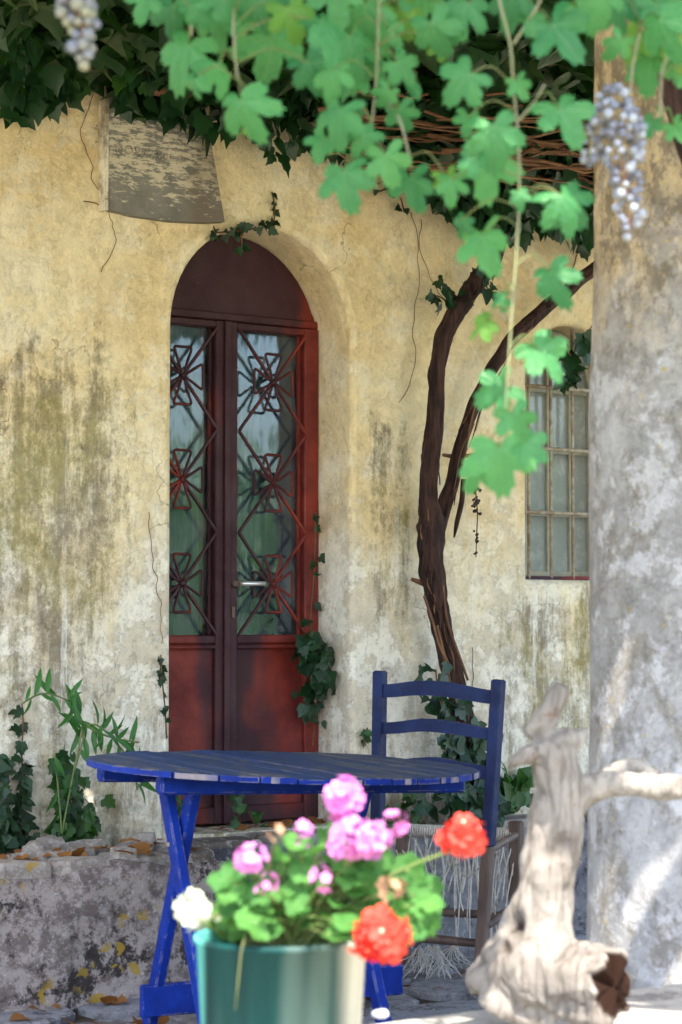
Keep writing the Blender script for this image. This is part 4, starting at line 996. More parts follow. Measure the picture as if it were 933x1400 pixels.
# ================================================================== the blue table
tc = P(388, 1043, 6.24); TR = 0.555; TZ = tc.z
TA = R(28)
tb = root('folding_table', (tc.x, tc.y, 0.0), 'round blue folding table with weathered slatted top and crossed legs', 'table', rz=TA)
tilt = Matrix.Translation((0, 0, TZ)) @ Matrix.Rotation(R(1.9), 4, Vector((math.sin(TA), math.cos(TA), 0))) @ Matrix.Translation((0, 0, -TZ))
rg = random.Random(6); NS = 13; sw = 2 * TR / NS
for i in range(NS):
    x0 = -TR + i * sw + 0.003; x1 = x0 + sw - 0.006
    def yy(x): return math.sqrt(max(TR * TR - x * x, 0.0009))
    top = TZ + rg.uniform(-0.003, 0.002); bot = TZ - 0.018; pts = []
    xs = [x0 + (x1 - x0) * k / 4 for k in range(5)]
    pts = [(x, -yy(x) + rg.uniform(-0.003, 0.003)) for x in xs] + [(x, yy(x)) for x in reversed(xs)]
    m = slab(pts, bot, top, 0.003, 0.0008, rg)
    for v in m.v: v.xyz = tilt @ v
    so_ = m.build('slat', 'blue_table_top', tb, False)
    so_.data.materials.append(MATS['end_grain'] if i % 2 else MATS['blue_paint'])
    so_.data.materials.append(MATS['blue_paint'])
    nf = len(pts)
    for p_ in so_.data.polygons:
        nz_ = p_.normal
        if abs(nz_.z) < 0.5: p_.material_index = 1 if (abs(nz_.y) > 0.5 and rg.random() < 0.75) else 2
for yb in (-0.20, 0.22):
    m = MB().bar((-0.47, yb, TZ - 0.018 - 0.026), (0.47, yb, TZ - 0.018 - 0.026), 0.045, 0.05)
    for v in m.v: v.xyz = tilt @ v
    m.build('batten', 'blue_paint', tb, False)
ztop = TZ - 0.024
for k, xl in enumerate((-0.345, 0.18)):
    zt = ztop + (0.006 if k == 0 else -0.020)
    a0, a1 = Vector((xl + 0.014, -0.135, zt)), Vector((xl + 0.014, 0.185, 0.012)); b0, b1 = Vector((xl - 0.020, 0.010, zt)), Vector((xl - 0.020, -0.315, 0.012))
    MB().bar(a0, a1, 0.048, 0.03, Vector((1, 0, 0))).build('leg', 'blue_paint', tb, False)
    MB().bar(b0, b1, 0.048, 0.03, Vector((1, 0, 0))).build('leg', 'blue_paint', tb, False)
    q = Vector((xl - 0.003, -0.065, 0.545)); MB().tube([q - Vector((0.036, 0, 0)), q + Vector((0.036, 0, 0))], 0.006, 8).build('pivot_bolt', 'iron_rod', tb, False)
MB().box((-0.385, 0.105, 0.05), (0.45, 0.128, 0.14), bev=0.004).build('foot_board', 'blue_paint', tb, False)

# ================================================================== the rope chair
cb = P(590, 1360, 6.9); cb.z = 0
chr_ = root('chair', cb, 'dark blue ladder-back chair with a frayed broken rope seat', 'chair')
YL, YR = 7.0, 6.80; FL, FR = 7.42, 7.26
bl0, bl1 = P(513, 1343, YL), P(520, 917, YL); br0, br1 = P(655, 1358, YR), P(682, 929, YR)
bl0.z = br0.z = 0.004
bdir = (br1 - bl1); bdir.z = 0; bdir.normalize(); bnor = Vector((-bdir.y, bdir.x, 0))
for a, b in ((bl0, bl1), (br0, br1)):
    mid = a + (b - a) * 0.47
    MB().bar(mid, b, 0.046, 0.034, bdir).build('back_post', 'blue_chair', chr_)
    MB().bar(a, mid + (b - a) * 0.001, 0.040, 0.032, bdir).build('leg', 'dark_wood', chr_)
def back_slat(pl, pr, h, bow, seed, rise=0.012):
    n = 18; vs = []; fs = []
    for i in range(n + 1):
        t = i / n; c = pl + (pr - pl) * t + bnor * (-bow * math.sin(math.pi * t)); c.z += rise * math.sin(math.pi * t) ** 2 * 1.6 + 0.004 * noise.noise(Vector((t * 3, seed, 0)))
        hh = h * (1 + 0.12 * math.sin(math.pi * t) ** 2)
        for dz, dy in ((-hh / 2, -0.008), (hh / 2, -0.008), (hh / 2, 0.008), (-hh / 2, 0.008)): vs.append(c + Vector((0, 0, dz)) + bnor * dy)
    for i in range(n):
        for k in range(4): j = (k + 1) % 4; fs.append((i * 4 + k, i * 4 + j, i * 4 + 4 + j, i * 4 + 4 + k))
    fs += [(3, 2, 1, 0), (n * 4, n * 4 + 1, n * 4 + 2, n * 4 + 3)]
    MB().add(vs, fs).build('back_slat', 'blue_chair', chr_)
def on(a, b, py):      # point of a post at a picture height
    best = min((abs((700 - FPX * ((q - CAM).dot(UPV) / (q - CAM).dot(FWD))) - py), i) for i, q in enumerate([a + (b - a) * k / 400 for k in range(401)]))[1]
    return a + (b - a) * best / 400
for pyl, pyr, h, bow in ((944, 954, 0.042, 0.02), (995, 1004, 0.036, 0.02), (1050, 1057, 0.040, 0.012)):
    back_slat(on(bl0, bl1, pyl), on(br0, br1, pyr), h, bow, pyl)
fl1, fr1 = P(552, 1128, FL), P(706, 1122, FR); fl0, fr0 = fl1.copy(), fr1.copy(); fl0.z = fr0.z = 0.004
for a, b in ((fl0, fl1), (fr0, fr1)): MB().bar(a, b, 0.042, 0.042, bdir).build('leg', 'dark_wood', chr_)
ZS = P(630, 1138, 7.34).z
def lev(p, z): q = p.copy(); q.z = z; return q
bls, brs = on(bl0, bl1, 1135), on(br0, br1, 1150)
# rope-wrapped seat rail: core and the single turns of rope
A, B = lev(fl1, ZS), lev(fr1, ZS)
MB().tube([A, B], 0.014, 10).build('seat_rail', 'dark_wood', chr_)
wrap = MB(); nt = 46
for k in range(nt):
    c = A + (B - A) * ((k + 0.5) / nt); d = (B - A).normalized()
    e1 = Vector((0, 0, 1)); e2 = d.cross(e1)
    wrap.tube([c + e1 * (0.0185 * math.cos(t)) + e2 * (0.0185 * math.sin(t)) + d * (t / 6.283 * 0.004) for t in [2 * math.pi * j / 10 for j in range(10)]], 0.0042, 5, closed=True)
wrap.build('rope_wrapping', 'rope', chr_, smooth=True)
for a, b in ((lev(bls, ZS - 0.005), A), (lev(brs, ZS - 0.005), B)): MB().tube([a, b], 0.013, 8).build('seat_rail', 'dark_wood', chr_)
for a, b, z in ((fl1, fr1, P(640, 1249, 7.34).z), (bls, fl1, 0.20), (brs, fr1, 0.22), (bls, brs, 0.16)):
    MB().tube([lev(a, z), lev(a + (b - a) * 0.5, z + 0.002), lev(b, z)], [0.012, 0.0145, 0.012], 10).build('stretcher', 'dark_wood', chr_, smooth=True)
rg = random.Random(15)
for k in range(36):                     # loose strings of the torn seat
    t = rg.random() ** 0.8 if k % 3 else rg.uniform(0.55, 1.0)
    c = A + (B - A) * t + (OUT * 0.02 if k % 2 else OUT * -0.01); L = rg.choice((rg.uniform(0.16, 0.28), rg.uniform(0.30, 0.44))); fray = L > 0.34
    pts = []; dx = rg.uniform(-0.06, 0.06); ph = rg.uniform(0, 6)
    for j in range(9):
        s_ = j / 8; pts.append(Vector((c.x + dx * s_ ** 1.6 + 0.006 * math.sin(ph + s_ * 6), c.y - 0.03 * rg.random() * s_, max(ZS + 0.016 - L * s_, 0.012))))
    MB().tube(pts, 0.0024 if k % 4 else 0.0036, 5).build('loose_string', 'rope', chr_, smooth=True)
for k in range(7):                      # sagging strings to the other rails
    t = rg.uniform(0, 0.6); c = A + (B - A) * t; e = lev(bls + (brs - bls) * rg.random(), ZS - 0.02); mid = (c + e) / 2 - Vector((0, 0, rg.uniform(0.05, 0.16)))
    MB().tube(smooth_path([c, mid, e], 6), 0.0022, 5).build('loose_string', 'rope', chr_, smooth=True)
for k in range(5):                      # frayed tassels near the ground
    c = P(rg.uniform(565, 625), 1300, rg.uniform(7.0, 7.3)); m = MB()
    for q in range(16):
        e = c + Vector((rg.gauss(0, 0.045), rg.gauss(0, 0.03), 0)); e.z = rg.uniform(0.012, 0.04); md = (c + e) / 2 + Vector((rg.gauss(0, 0.01), 0, 0)); s0 = c.copy(); s0.z = min(c.z + 0.02, 0.14)
        m.tube(smooth_path([s0, Vector((md.x, md.y, s0.z * 0.55)), e], 4), 0.0012, 4)
    m.build('frayed_tassel', 'rope', chr_, smooth=True)

# ================================================================== driftwood
YD = 4.03; SD = YD / FPX
dw = root('driftwood', PZ(740, 1372, ZP), 'bleached upright driftwood stump with a hollow base and side branch', 'driftwood')
def dp(x, y, d=0.0): return P(x, y, YD + d)
def dtube(pts, n=16): return [(dp(x, y, d), r * SD) for x, y, r, d in pts]
raw = MB()
def dt(path, n=6, sides=20, ridge=0.12, seed=0):
    sm = smooth_path([dp(x, y, d) for x, y, r, d in path], n); raw.tube(sm, lerp_list([r * SD for x, y, r, d in path], n), sides, True, ridge, seed)
dt([(640, 1322, 9, 0.03), (658, 1316, 20, 0.02), (690, 1308, 38, 0.02), (728, 1308, 52, 0.0), (770, 1319, 44, -0.03), (782, 1321, 38, -0.04)], 6, 24, 0.10, 1)
# hollow end of the log
ax = (dp(848, 1330, -0.115) - dp(780, 1320, -0.04)).normalized(); e0 = dp(775, 1320, -0.045)
prof = [(-0.02, 40), (0.01, 42), (0.04, 42), (0.07, 41), (0.10, 41), (0.106, 38), (0.102, 33), (0.085, 30), (0.055, 28), (0.03, 24), (0.025, 6)]
raw.tube([e0 + ax * a for a, r in prof], [r * SD for a, r in prof], 30, True, 0.20, 4)
dt([(735, 1330, 46, 0), (738, 1290, 50, 0), (742, 1250, 40, 0), (747, 1215, 37, 0), (752, 1175, 38, 0), (760, 1135, 38, 0), (764, 1095, 34, 0), (764, 1060, 31, 0), (757, 1030, 30, 0), (752, 1012, 26, 0)], 6, 24, 0.12, 7)
dt([(690, 1300, 22, 0.0), (705, 1270, 24, 0.0), (722, 1235, 22, 0.0), (735, 1200, 18, 0)], 5, 16, 0.1, 9)
dt([(698, 1042, 6, -0.02), (715, 1034, 12, -0.02), (745, 1024, 20, -0.01), (775, 1014, 18, 0), (795, 1004, 9, 0.01), (803, 999, 5, 0.01)], 5, 14, 0.3, 12)
dt([(728, 1010, 20, 0), (742, 990, 18, 0), (757, 962, 16, 0), (768, 940, 14, 0), (771, 934, 9, 0)], 5, 16, 0.12, 14)
dt([(770, 1110, 24, 0), (795, 1085, 21, 0.01), (825, 1072, 19, 0.01), (862, 1073, 18, 0.0), (900, 1077, 17, -0.01), (940, 1076, 16, -0.03), (990, 1070, 15, -0.05), (1040, 1060, 11, -0.06), (1075, 1050, 5, -0.07)], 5, 16, 0.12, 16)
dt([(815, 1075, 12, 0.03), (845, 1052, 12, 0.04), (870, 1048, 12, 0.04), (900, 1062, 10, 0.03)], 5, 12, 0.15, 17)
dt([(660, 1335, 12, 0.0), (690, 1350, 14, -0.01), (720, 1358, 14, -0.02), (760, 1366, 10, -0.04)], 5, 12, 0.25, 18)
tmp = bpy.data.objects.new('tmp', raw.make('driftwood_raw', 'driftwood')); COL.objects.link(tmp)
md = tmp.modifiers.new('r', 'REMESH'); md.mode = 'VOXEL'; md.voxel_size = 0.0045
md2 = tmp.modifiers.new('s', 'SMOOTH'); md2.factor = 0.5; md2.iterations = 4
bpy.context.view_layer.update()
dm = bpy.data.meshes.new_from_object(tmp.evaluated_get(bpy.context.evaluated_depsgraph_get())); dm.name = 'driftwood'
bpy.data.objects.remove(tmp)
hol = []; cav0 = e0 + ax * 0.06
dents = [(dp(703, 1268, -0.10), 0.020, 0.03), (dp(690, 1290, -0.08), 0.012, 0.02), (dp(738, 1085, -0.05), 0.013, 0.012), (dp(770, 1150, -0.05), 0.020, 0.012), (dp(758, 1165, -0.05), 0.016, 0.010), (dp(737, 1004, -0.03), 0.012, 0.012), (dp(655, 1300, -0.02), 0.012, 0.012)]
dm.calc_loop_triangles()
nor = [v.normal.copy() for v in dm.vertices]
for i, v in enumerate(dm.vertices):
    p = v.co.copy(); k = 0.0
    q = p - e0; t_ = q.dot(ax); rd = (q - ax * t_).length
    if t_ > 0.06 and rd < 0.08:
        rad_ = (q - ax * t_).normalized(); p = p + ax * (min(1, (t_ - 0.06) / 0.04) * (0.020 * noise.noise(rad_ * 1.7 + Vector((3, 0, 0))) + 0.012 * noise.noise(rad_ * 4.5)))
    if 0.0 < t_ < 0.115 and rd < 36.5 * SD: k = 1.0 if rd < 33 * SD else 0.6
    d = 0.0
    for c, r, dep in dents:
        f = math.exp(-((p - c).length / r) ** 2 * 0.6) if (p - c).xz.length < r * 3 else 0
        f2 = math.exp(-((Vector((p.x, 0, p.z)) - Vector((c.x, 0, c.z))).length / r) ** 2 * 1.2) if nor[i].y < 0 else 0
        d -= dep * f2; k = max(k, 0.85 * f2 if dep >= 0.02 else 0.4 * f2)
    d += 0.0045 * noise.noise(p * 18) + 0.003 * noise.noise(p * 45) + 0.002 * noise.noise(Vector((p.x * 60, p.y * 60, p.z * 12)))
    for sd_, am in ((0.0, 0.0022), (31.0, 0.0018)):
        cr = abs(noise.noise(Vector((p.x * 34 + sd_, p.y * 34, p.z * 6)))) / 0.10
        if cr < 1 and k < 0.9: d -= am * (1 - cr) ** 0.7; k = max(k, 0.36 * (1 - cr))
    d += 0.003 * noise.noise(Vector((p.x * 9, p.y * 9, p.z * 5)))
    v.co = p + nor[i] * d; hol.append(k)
at = dm.attributes.new('hollow', 'FLOAT', 'POINT'); at.data.foreach_set('value', hol)
dm.polygons.foreach_set('use_smooth', [True] * len(dm.polygons))
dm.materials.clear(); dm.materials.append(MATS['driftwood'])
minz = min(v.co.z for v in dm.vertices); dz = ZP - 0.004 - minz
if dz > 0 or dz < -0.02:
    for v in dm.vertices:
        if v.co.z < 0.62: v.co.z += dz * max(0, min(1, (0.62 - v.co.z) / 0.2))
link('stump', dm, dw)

# ================================================================== flower pot and geraniums
YPOT = 3.3; SP = YPOT / FPX
pt0 = P(385, 1277, YPOT); PH = pt0.z - ZP; PR = 116 * SP
pot = root('flower_pot', (pt0.x, pt0.y, ZP), 'streaked teal bucket planter full of geraniums on the parapet', 'planter')
pr = [(0.0, 0.003), (PR * 0.86, 0.003), (PR * 0.875, 0.010), (PR * 0.99, PH - 0.012), (PR * 1.02, PH - 0.010), (PR * 1.025, PH - 0.002), (PR * 1.0, PH), (PR * 0.97, PH - 0.004), (PR * 0.95, PH - 0.03), (PR * 0.9, PH * 0.4)]
MB().lathe(pr, 64).build('bucket', 'pot_glaze_lit_sides', pot, False, True)
MB().lathe([(PR * 0.955, PH - 0.035), (PR * 0.5, PH - 0.022), (0.0, PH - 0.018)], 40).build('soil', 'soil', pot, False, True)
FLO = {}
def floret(mat):
    vs = []; fs = []; mats = []
    for k in range(5):
        an = 2 * math.pi * k / 5; c, s_ = math.cos(an), math.sin(an); b = len(vs)
        for x, y, z in ((0, 0.02, 0), (0.2, 0.3, 0.06), (0.42, 0.68, 0.2), (0.3, 0.98, 0.26), (0, 1.04, 0.22), (-0.3, 0.98, 0.26), (-0.42, 0.68, 0.2), (-0.2, 0.3, 0.06), (0, 0.55, 0.1)):
            vs.append(Vector((x * c - y * s_, x * s_ + y * c, z)))
        fs += [(b + 8, b + i, b + (i + 1) % 8) for i in range(8)]; mats += [0] * 8
    b = len(vs); vs += [Vector((0.16 * math.cos(t), 0.16 * math.sin(t), 0.05)) for t in [2 * math.pi * j / 6 for j in range(6)]] + [Vector((0, 0, 0.2))]
    fs += [(b + i, b + (i + 1) % 6, b + 6) for i in range(6)]; mats += [1] * 6
    me = mesh_of('floret_shape', vs, fs, mat, True); me.materials.append(MATS['flower_heart' if mat == 'flower_pink' else ('flower_white' if mat != 'flower_dry' else 'flower_dry')])
    me.polygons.foreach_set('material_index', mats); return me
for k in ('flower_pink', 'flower_red', 'flower_white', 'flower_dry'): FLO[k] = floret(k)
rg = random.Random(77)
base = Vector((pt0.x, pt0.y, ZP + PH - 0.02))
def plant(label, heads, leaves_px, mat, cat='geranium'):
    r_ = root('geranium', base, label, cat, 'geraniums in the teal pot')
    def stalk(p, rad=0.0022):
        a = base + Vector((rg.uniform(-0.06, 0.06), rg.uniform(-0.05, 0.05), 0)); mid = a * 0.45 + p * 0.55 + Vector((0, 0, 0.02)) + Vector((rg.gauss(0, 0.01), 0, 0))
        MB().tube(smooth_path([a, mid, p], 5), rad, 6).build('stem', 'green_stem', r_, smooth=True)
    for x, y, rp, n, dd, fr in heads:
        c = P(x, y, YPOT + dd - 0.10); stalk(c - Vector((0, 0, rp * SP * 0.5)))
        h = bpy.data.objects.new('flower_head', None); COL.objects.link(h); h.parent = r_; h.empty_display_size = 0.02; WM[h.name] = WM[r_.name].copy()
        R_ = rp * SP
        for k in range(n):
            fz = 1 - 2 * (k + 0.5) / n; fa = 2.39996 * k + x; v = Vector((math.sqrt(1 - fz * fz) * math.cos(fa), -fz, math.sqrt(1 - fz * fz) * math.sin(fa))) + rnd_unit() * 0.22; v.y -= 0.30; v.z += 0.1; v.normalize(); v2_ = (v + rnd_unit() * 0.35).normalized()
            o = leaf(FLO[mat if fr is None else fr], h, frame(c + v * R_ * rg.uniform(0.6, 0.95), v2_, v2_.orthogonal() + rnd_unit() * 0.4, min(R_ * 0.58, 0.019) * rg.uniform(0.75, 1.15)), 'floret')
    for x, y, s_, dd in leaves_px:
        p = P(x, y, YPOT + dd); stalk(p, 0.0016)
        nr = Vector((rg.uniform(-0.9, 0.9), rg.uniform(-1.0, 0.1), rg.uniform(0.0, 1.2))); a = rg.uniform(0, 6.28)
        leaf(rg.choice(GERA), r_, frame(p, nr, Vector((math.cos(a), 0, math.sin(a) * 0.6 - 0.5)), s_ * SP / 1.05))
def scatter(n, x0, x1, fy, sr=(22, 38)):
    out = []
    for k in range(n):
        x = rg.uniform(x0, x1); ya, yb = fy(x); out.append((x, ya + (yb - ya) * rg.random() ** 0.8, rg.uniform(*sr), rg.uniform(-0.11, 0.07)))
    return out
plant('pink flowered geranium filling the middle of the teal pot', [(470, 1092, 27, 16, 0, None), (478, 1145, 27, 15, -0.03, None), (506, 1146, 26, 15, -0.04, None), (540, 1125, 17, 7, 0, None), (340, 1174, 21, 8, -0.03, None), (417, 1134, 13, 5, 0.02, None), (368, 1206, 12, 5, -0.06, None), (355, 1216, 7, 3, -0.06, None), (440, 1202, 16, 5, -0.08, None), (412, 1155, 9, 3, 0, None), (378, 1138, 12, 6, 0, 'flower_dry'), (535, 1212, 17, 7, -0.06, 'flower_dry')],
      scatter(160, 304, 530, lambda x: (1130 + abs(x - 455) * 0.42, 1275)), 'flower_pink')
plant('red flowered geranium drooping over the right of the teal pot', [(632, 1143, 28, 17, -0.02, None), (521, 1281, 34, 24, -0.14, None)],
      scatter(78, 500, 590, lambda x: (1160 + (x - 500) * 0.5, 1285 - (x - 500) * 0.1)) + [(462, 1285, 50, -0.15), (475, 1262, 48, -0.14), (570, 1245, 46, -0.03), (560, 1190, 44, 0.0)], 'flower_red')
plant('white flowered geranium at the left rim of the teal pot', [(262, 1244, 24, 13, -0.04, None), (292, 1248, 10, 4, -0.03, None)], [(300, 1255, 36, -0.02), (318, 1262, 46, -0.05), (286, 1258, 26, -0.03), (330, 1240, 44, -0.06), (350, 1262, 52, -0.12)], 'flower_white')
# the drooping dry stalk on the pot's front
ds = MB().tube([P(336, 1278, YPOT - 0.135), P(330, 1300, YPOT - 0.136), P(326, 1340, YPOT - 0.134), P(322, 1380, YPOT - 0.132)], 0.0010, 6).build('dry_stalk', 'green_stem', None, smooth=True)
tag(ds, 'thin dry stalk hanging down the front of the teal pot', 'stalk')
# small white pebble on the parapet
bmb = bmesh.new(); bmesh.ops.create_icosphere(bmb, subdivisions=2, radius=1)
for v in bmb.verts: v.co = Vector((v.co.x * 0.018, v.co.y * 0.013, v.co.z * 0.010)) * (1 + 0.2 * noise.noise(v.co * 1.5))
pm = bpy.data.meshes.new('pebble'); bmb.to_mesh(pm); bmb.free(); pm.materials.append(MATS['white_stone'])
pb = link('pebble', pm); pb.location = PZ(521, 1386, ZP + 0.008); tag(pb, 'small white pebble on the parapet right of the pot', 'pebble')

# ================================================================== hanging grapevine shoots in the foreground
rg = random.Random(91); YV = 3.35
def shoot(label, stems, leaves_, yd, seed):
    r_ = root('grapevine_shoot', P(stems[0][0][0], stems[0][0][1], YV + yd), label, 'vine', 'grapevine shoots hanging in front')
    nodes = []
    for st in stems:
        pts = smooth_path([P(x, y, YV + yd + d) for x, y, d in st], 6); nodes += pts
        MB().tube(pts, [0.0025 - 0.0010 * q_ / len(pts) for q_ in range(len(pts))], 8).build('cane', 'vine_cane', r_, smooth=True)
    extra = []
    for row in leaves_:
        if rg.random() < 0.25 and row[2] > 55: extra.append((row[0] + rg.uniform(-45, 45), row[1] + rg.uniform(-45, 15), row[2] * rg.uniform(0.6, 0.95), row[3] + rg.uniform(-50, 50)))
    for row in leaves_ + [e_ for e_ in extra if e_[1] < 300 and not (e_[0] < 235 or 800 < e_[0] < 870)]:
        x, y, s_, a = row[:4]; yel = len(row) > 4 and row[4] == 'y'; fold = 0.55 if len(row) > 4 and row[4] == 'f' else 1.0
        d = yd + rg.uniform(-0.10, 0.10); p = P(x, y, YV + d); an = R(a); size = 0.97 * s_ * (YV + d) / FPX
        tip = Vector((math.cos(an), rg.uniform(-0.35, 0.25), math.sin(an)))
        nr = Vector((rg.uniform(-0.7, 0.7), -1.0, rg.uniform(-0.1, 1.1))) if fold == 1 else Vector((0.9, -0.6, 0.4))
        me = rg.choice(VINEY if yel else VINE); mtx = frame(p, nr, tip, size * 0.98, fold if fold < 1 else rg.uniform(0.92, 1.08)); leaf(me, r_, mtx)
        q = min(nodes, key=lambda n_: (n_ - p).length); mid = (p + q) / 2 + Vector((0, -0.01, 0.02))
        MB().tube(smooth_path([q, mid, p], 4), 0.0012, 6).build('petiole', 'green_stem', r_, smooth=True)
TOPY = -330
shoot('grapevine shoot with broad pale leaves in front of the sign', [[(330, TOPY, 0.2), (335, -80, 0.05), (320, 20, 0), (325, 110, 0)], [(335, -80, 0.05), (270, -10, 0), (262, 50, 0)]],
      [(258, 62, 108, -115), (300, 88, 82, -60), (330, 138, 112, -75), (345, 165, 46, -55, 'y'), (372, 48, 128, -95), (300, 22, 92, -100), (238, 8, 90, -95), (420, 85, 84, -60), (395, 12, 92, -70, 'y'), (200, -5, 70, -110), (265, 110, 50, -100), (350, -5, 100, -90), (410, 10, 110, -100), (455, -15, 100, -80), (280, -15, 90, -80), (440, 30, 95, -50)], 0.0, 1)
shoot('grapevine shoot hanging above the right of the door arch', [[(525, TOPY, 0.2), (520, -60, 0.03), (517, 50, 0), (514, 120, 0), (505, 190, 0), (492, 225, 0)], [(514, 120, 0), (545, 160, 0), (560, 215, 0)]],
      [(478, 48, 132, -75), (455, 95, 74, -85), (466, 150, 98, -105), (488, 95, 62, -60), (470, 235, 98, -85), (528, 212, 84, -75), (563, 244, 88, -85), (560, 112, 84, -70, 'f'), (545, 150, 60, -70), (590, 32, 92, -65), (500, 5, 100, -85), (545, 15, 80, -70, 'y'), (602, 62, 44, -80, 'y'), (445, 190, 66, -120), (575, -10, 100, -90), (530, 40, 70, -110), (620, 15, 80, -60), (510, 85, 60, -60), (495, 185, 66, -60), (610, 240, 52, -70, 'y')], 0.05, 2)
shoot('long grapevine shoot hanging down before the vine trunk', [[(672, TOPY, 0.2), (676, -60, 0.03), (683, 0, 0), (698, 62, 0), (702, 120, 0), (709, 190, 0), (710, 270, 0), (706, 350, 0), (700, 430, 0), (694, 520, 0), (690, 590, 0)], [(702, 60, 0), (725, 25, 0), (745, -10, 0)], [(709, 165, 0), (730, 140, 0), (745, 115, 0)]],
      [(642, 102, 92, -135), (617, 246, 58, -90), (670, 215, 116, -92), (708, 112, 52, -70), (765, 150, 104, -62), (756, 35, 118, -58), (768, 268, 100, -60), (660, 322, 108, -82), (753, 372, 86, -72), (710, 264, 40, -80), (735, 478, 100, -48), (690, 528, 92, -150), (702, 566, 78, -70), (682, 612, 114, -85), (655, 640, 62, -110), (718, 606, 66, -35), (664, 440, 60, -150, 'y'), (690, 408, 40, -160), (632, 300, 46, -120), (700, -10, 90, -90), (640, 5, 90, -110), (720, 20, 60, -60), (790, 10, 80, -50), (640, 160, 50, -100)], -0.02, 3)
shoot('grapevine shoot with yellowing leaves over the grape bunch by the pillar', [[(890, TOPY, 0.2), (888, -70, 0.03), (880, 20, 0), (866, 85, 0), (862, 130, 0)], [(888, -70, 0.03), (912, 60, 0), (905, 100, 0), (903, 160, 0)]],
      [(872, 45, 80, -120, 'y'), (902, 28, 112, -80), (890, 78, 84, -95), (930, 50, 90, -70, 'y'), (893, 165, 46, -110), (922, 172, 52, -60), (935, 105, 40, -60), (845, 5, 95, -100), (850, 55, 60, -120), (915, -5, 110, -70), (930, 75, 70, -90), (825, -15, 90, -80), (870, 95, 42, -80)], 0.06, 4)

# grape bunches
bmb = bmesh.new(); bmesh.ops.create_icosphere(bmb, subdivisions=2, radius=1); GR = bpy.data.meshes.new('grape_shape'); bmb.to_mesh(GR); bmb.free()
GR.materials.append(MATS['grape']); GR.polygons.foreach_set('use_smooth', [True] * len(GR.polygons))
GR2 = GR.copy(); GR2.materials.clear(); GR2.materials.append(MATS['grape_pale'])
def bunch(label, top, rows, me, yd, seed, n, br):
    rg = random.Random(seed); r_ = root('grape_bunch', P(*top, YV + yd), label, 'grapes', 'grape bunches')
    axp = smooth_path([P(x, y, YV + yd) for x, y, w in [(top[0], top[1], 0)] + rows], 4); MB().tube(axp, lerp_list([0.003, 0.0012], len(axp) - 1)[:len(axp)], 6).build('stalk', 'grape_stalk', r_, smooth=True)
    placed = []; tries = 0; tot = sum((w + 6) for _, _, w in rows)
    while len(placed) < n and tries < 6000:
        tries += 1; i = rg.choices(range(len(rows) - 1), [(rows[k][2] + rows[k + 1][2]) * (rows[k + 1][1] - rows[k][1]) for k in range(len(rows) - 1)])[0]; t = rg.random()
        x = rows[i][0] + (rows[i + 1][0] - rows[i][0]) * t; y = rows[i][1] + (rows[i + 1][1] - rows[i][1]) * t; w = rows[i][2] + (rows[i + 1][2] - rows[i][2]) * t
        a = rg.uniform(0, 6.28); rad = w * rg.uniform(0.45, 1) ** 0.5; c = P(x + rad * math.cos(a), y, YV + yd) + Vector((0, rad * math.sin(a) * (YV / FPX), 0))
        r = br * rg.uniform(0.6, 1.12) * YV / FPX
        if any((c - q).length < (r + r2) * 0.86 for q, r2 in placed): continue
        placed.append((c, r)); leaf(me, r_, Matrix.Translation(c) @ Matrix.Scale(r, 4), 'grape')
        if rg.random() < 0.5:
            q = min(axp, key=lambda z: (z - c).length); MB().tube([q, c], 0.0009, 4).build('pedicel', 'grape_stalk', r_)
bunch('large dusty blue grape bunch hanging before the round pillar', (850, 118), [(838, 118, 10), (838, 140, 26), (842, 165, 42), (845, 190, 38), (848, 215, 30), (855, 240, 20), (858, 262, 18), (862, 285, 20), (862, 305, 11), (859, 325, 4)], GR, 0.02, 5, 120, 7.2)
bunch('side cluster of blue grapes left of the large bunch', (838, 178), [(800, 185, 4), (810, 178, 6), (806, 216, 12), (812, 228, 5)], GR, 0.02, 6, 9, 7.0)
bunch('small pale grape bunch at the top left corner', (112, -30), [(105, -20, 24), (104, 10, 26), (112, 35, 20), (112, 60, 16), (118, 80, 9), (122, 95, 4)], GR2, -0.35, 7, 46, 8.5)
cane = MB().tube([P(112, -30, YV - 0.35), P(118, -120, YV - 0.33), P(125, -330, YV - 0.2)], 0.004, 6).build('vine_cane', 'vine_cane', None, smooth=True); tag(cane, 'thin vine cane above the pale grape bunch', 'vine')
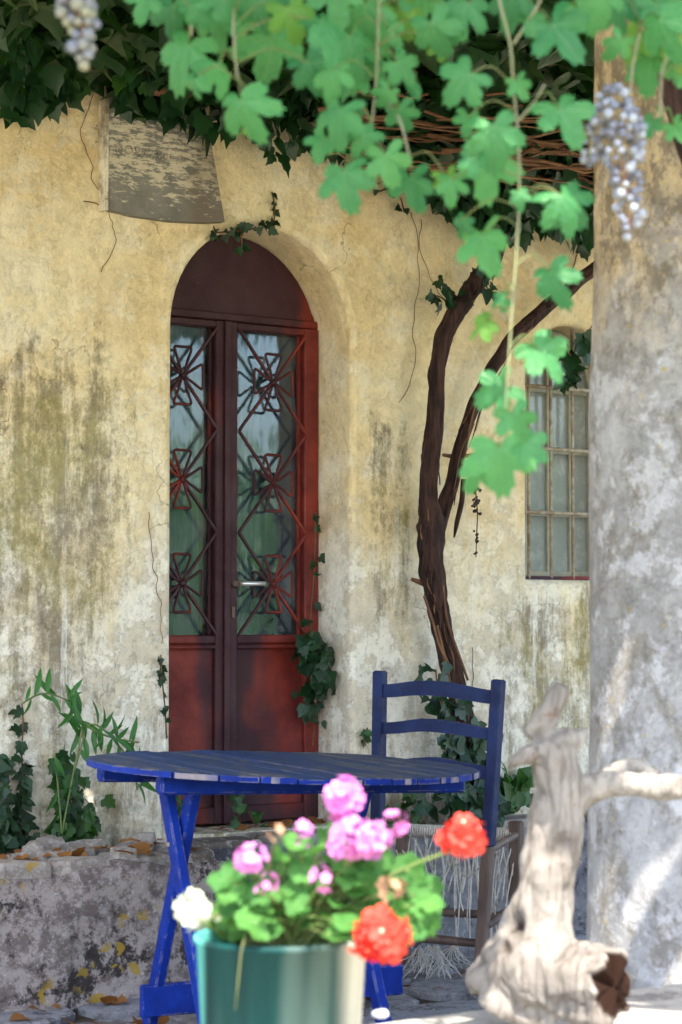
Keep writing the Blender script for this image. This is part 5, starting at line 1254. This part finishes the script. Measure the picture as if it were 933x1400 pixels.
# the reddish trunk that climbs past the pillar at the top right corner
ct = root('climbing_vine', HOUSE(0.1, -3.4, ZP), 'peeling brown vine trunk at the top right beside the pillar', 'vine')
cp = [P(1130, 1290, 4.30), P(1120, 900, 4.3), P(1060, 500, 4.32), P(965, 240, 4.32), P(928, 120, 4.32), P(905, 0, 4.32), P(880, -180, 4.34), P(860, -280, 4.38)]
cp[0].z = ZP - 0.01; MB().tube(smooth_path(cp, 8), lerp_list([0.05, 0.045, 0.04, 0.036, 0.034, 0.032, 0.03, 0.028], 8), 18, True, 0.25, 2).build('stem', 'bark', ct, smooth=True)

# ================================================================== the garden beyond (seen mirrored in the panes)
def shrub_mass(name, label, cat, c, size, n, ls, seed, trunk=None):
    rg = random.Random(seed); r_ = root(name, (c[0], c[1], -0.06), label, cat); mt = []
    for i in range(n):
        v = rnd_unit() * rg.uniform(0.55, 1) ** 0.5; k = 1 + 0.3 * noise.noise(v * 2 + Vector((seed, 0, 0)))
        p = Vector((c[0] + v.x * size[0] * k, c[1] + v.y * size[1] * k, c[2] + v.z * size[2] * k))
        if p.z < 0: continue
        mt.append(frame(p, v + rnd_unit() * 0.6, rnd_unit() + Vector((0, 0, -0.4)), rg.uniform(*ls)))
    leaf_mass('crown', [IVY[3]], mt, 'garden_leaf', r_)['kind'] = 'stuff'
    if trunk: MB().tube([(c[0], c[1], -0.06), (c[0] + 0.1, c[1], trunk * 0.5), (c[0], c[1] + 0.1, trunk)], [0.16, 0.12, 0.09], 10, True, 0.15, seed).build('trunk', 'bark', r_, smooth=True)
shrub_mass('garden_hedge', 'round green garden shrub beyond the terrace end, mirrored in the door glass', 'shrub', (11.5, 2.6, 1.2), (1.6, 2.4, 1.6), 2600, (0.12, 0.22), 1)
shrub_mass('garden_hedge', 'wide green garden shrub behind the terrace end', 'shrub', (13.0, 5.5, 1.2), (1.6, 2.4, 1.6), 2600, (0.12, 0.22), 2)
shrub_mass('garden_tree', 'leafy garden tree standing beyond the terrace end', 'tree', (15.0, -0.8, 3.0), (1.8, 1.8, 1.6), 2600, (0.14, 0.26), 3, 3.0)
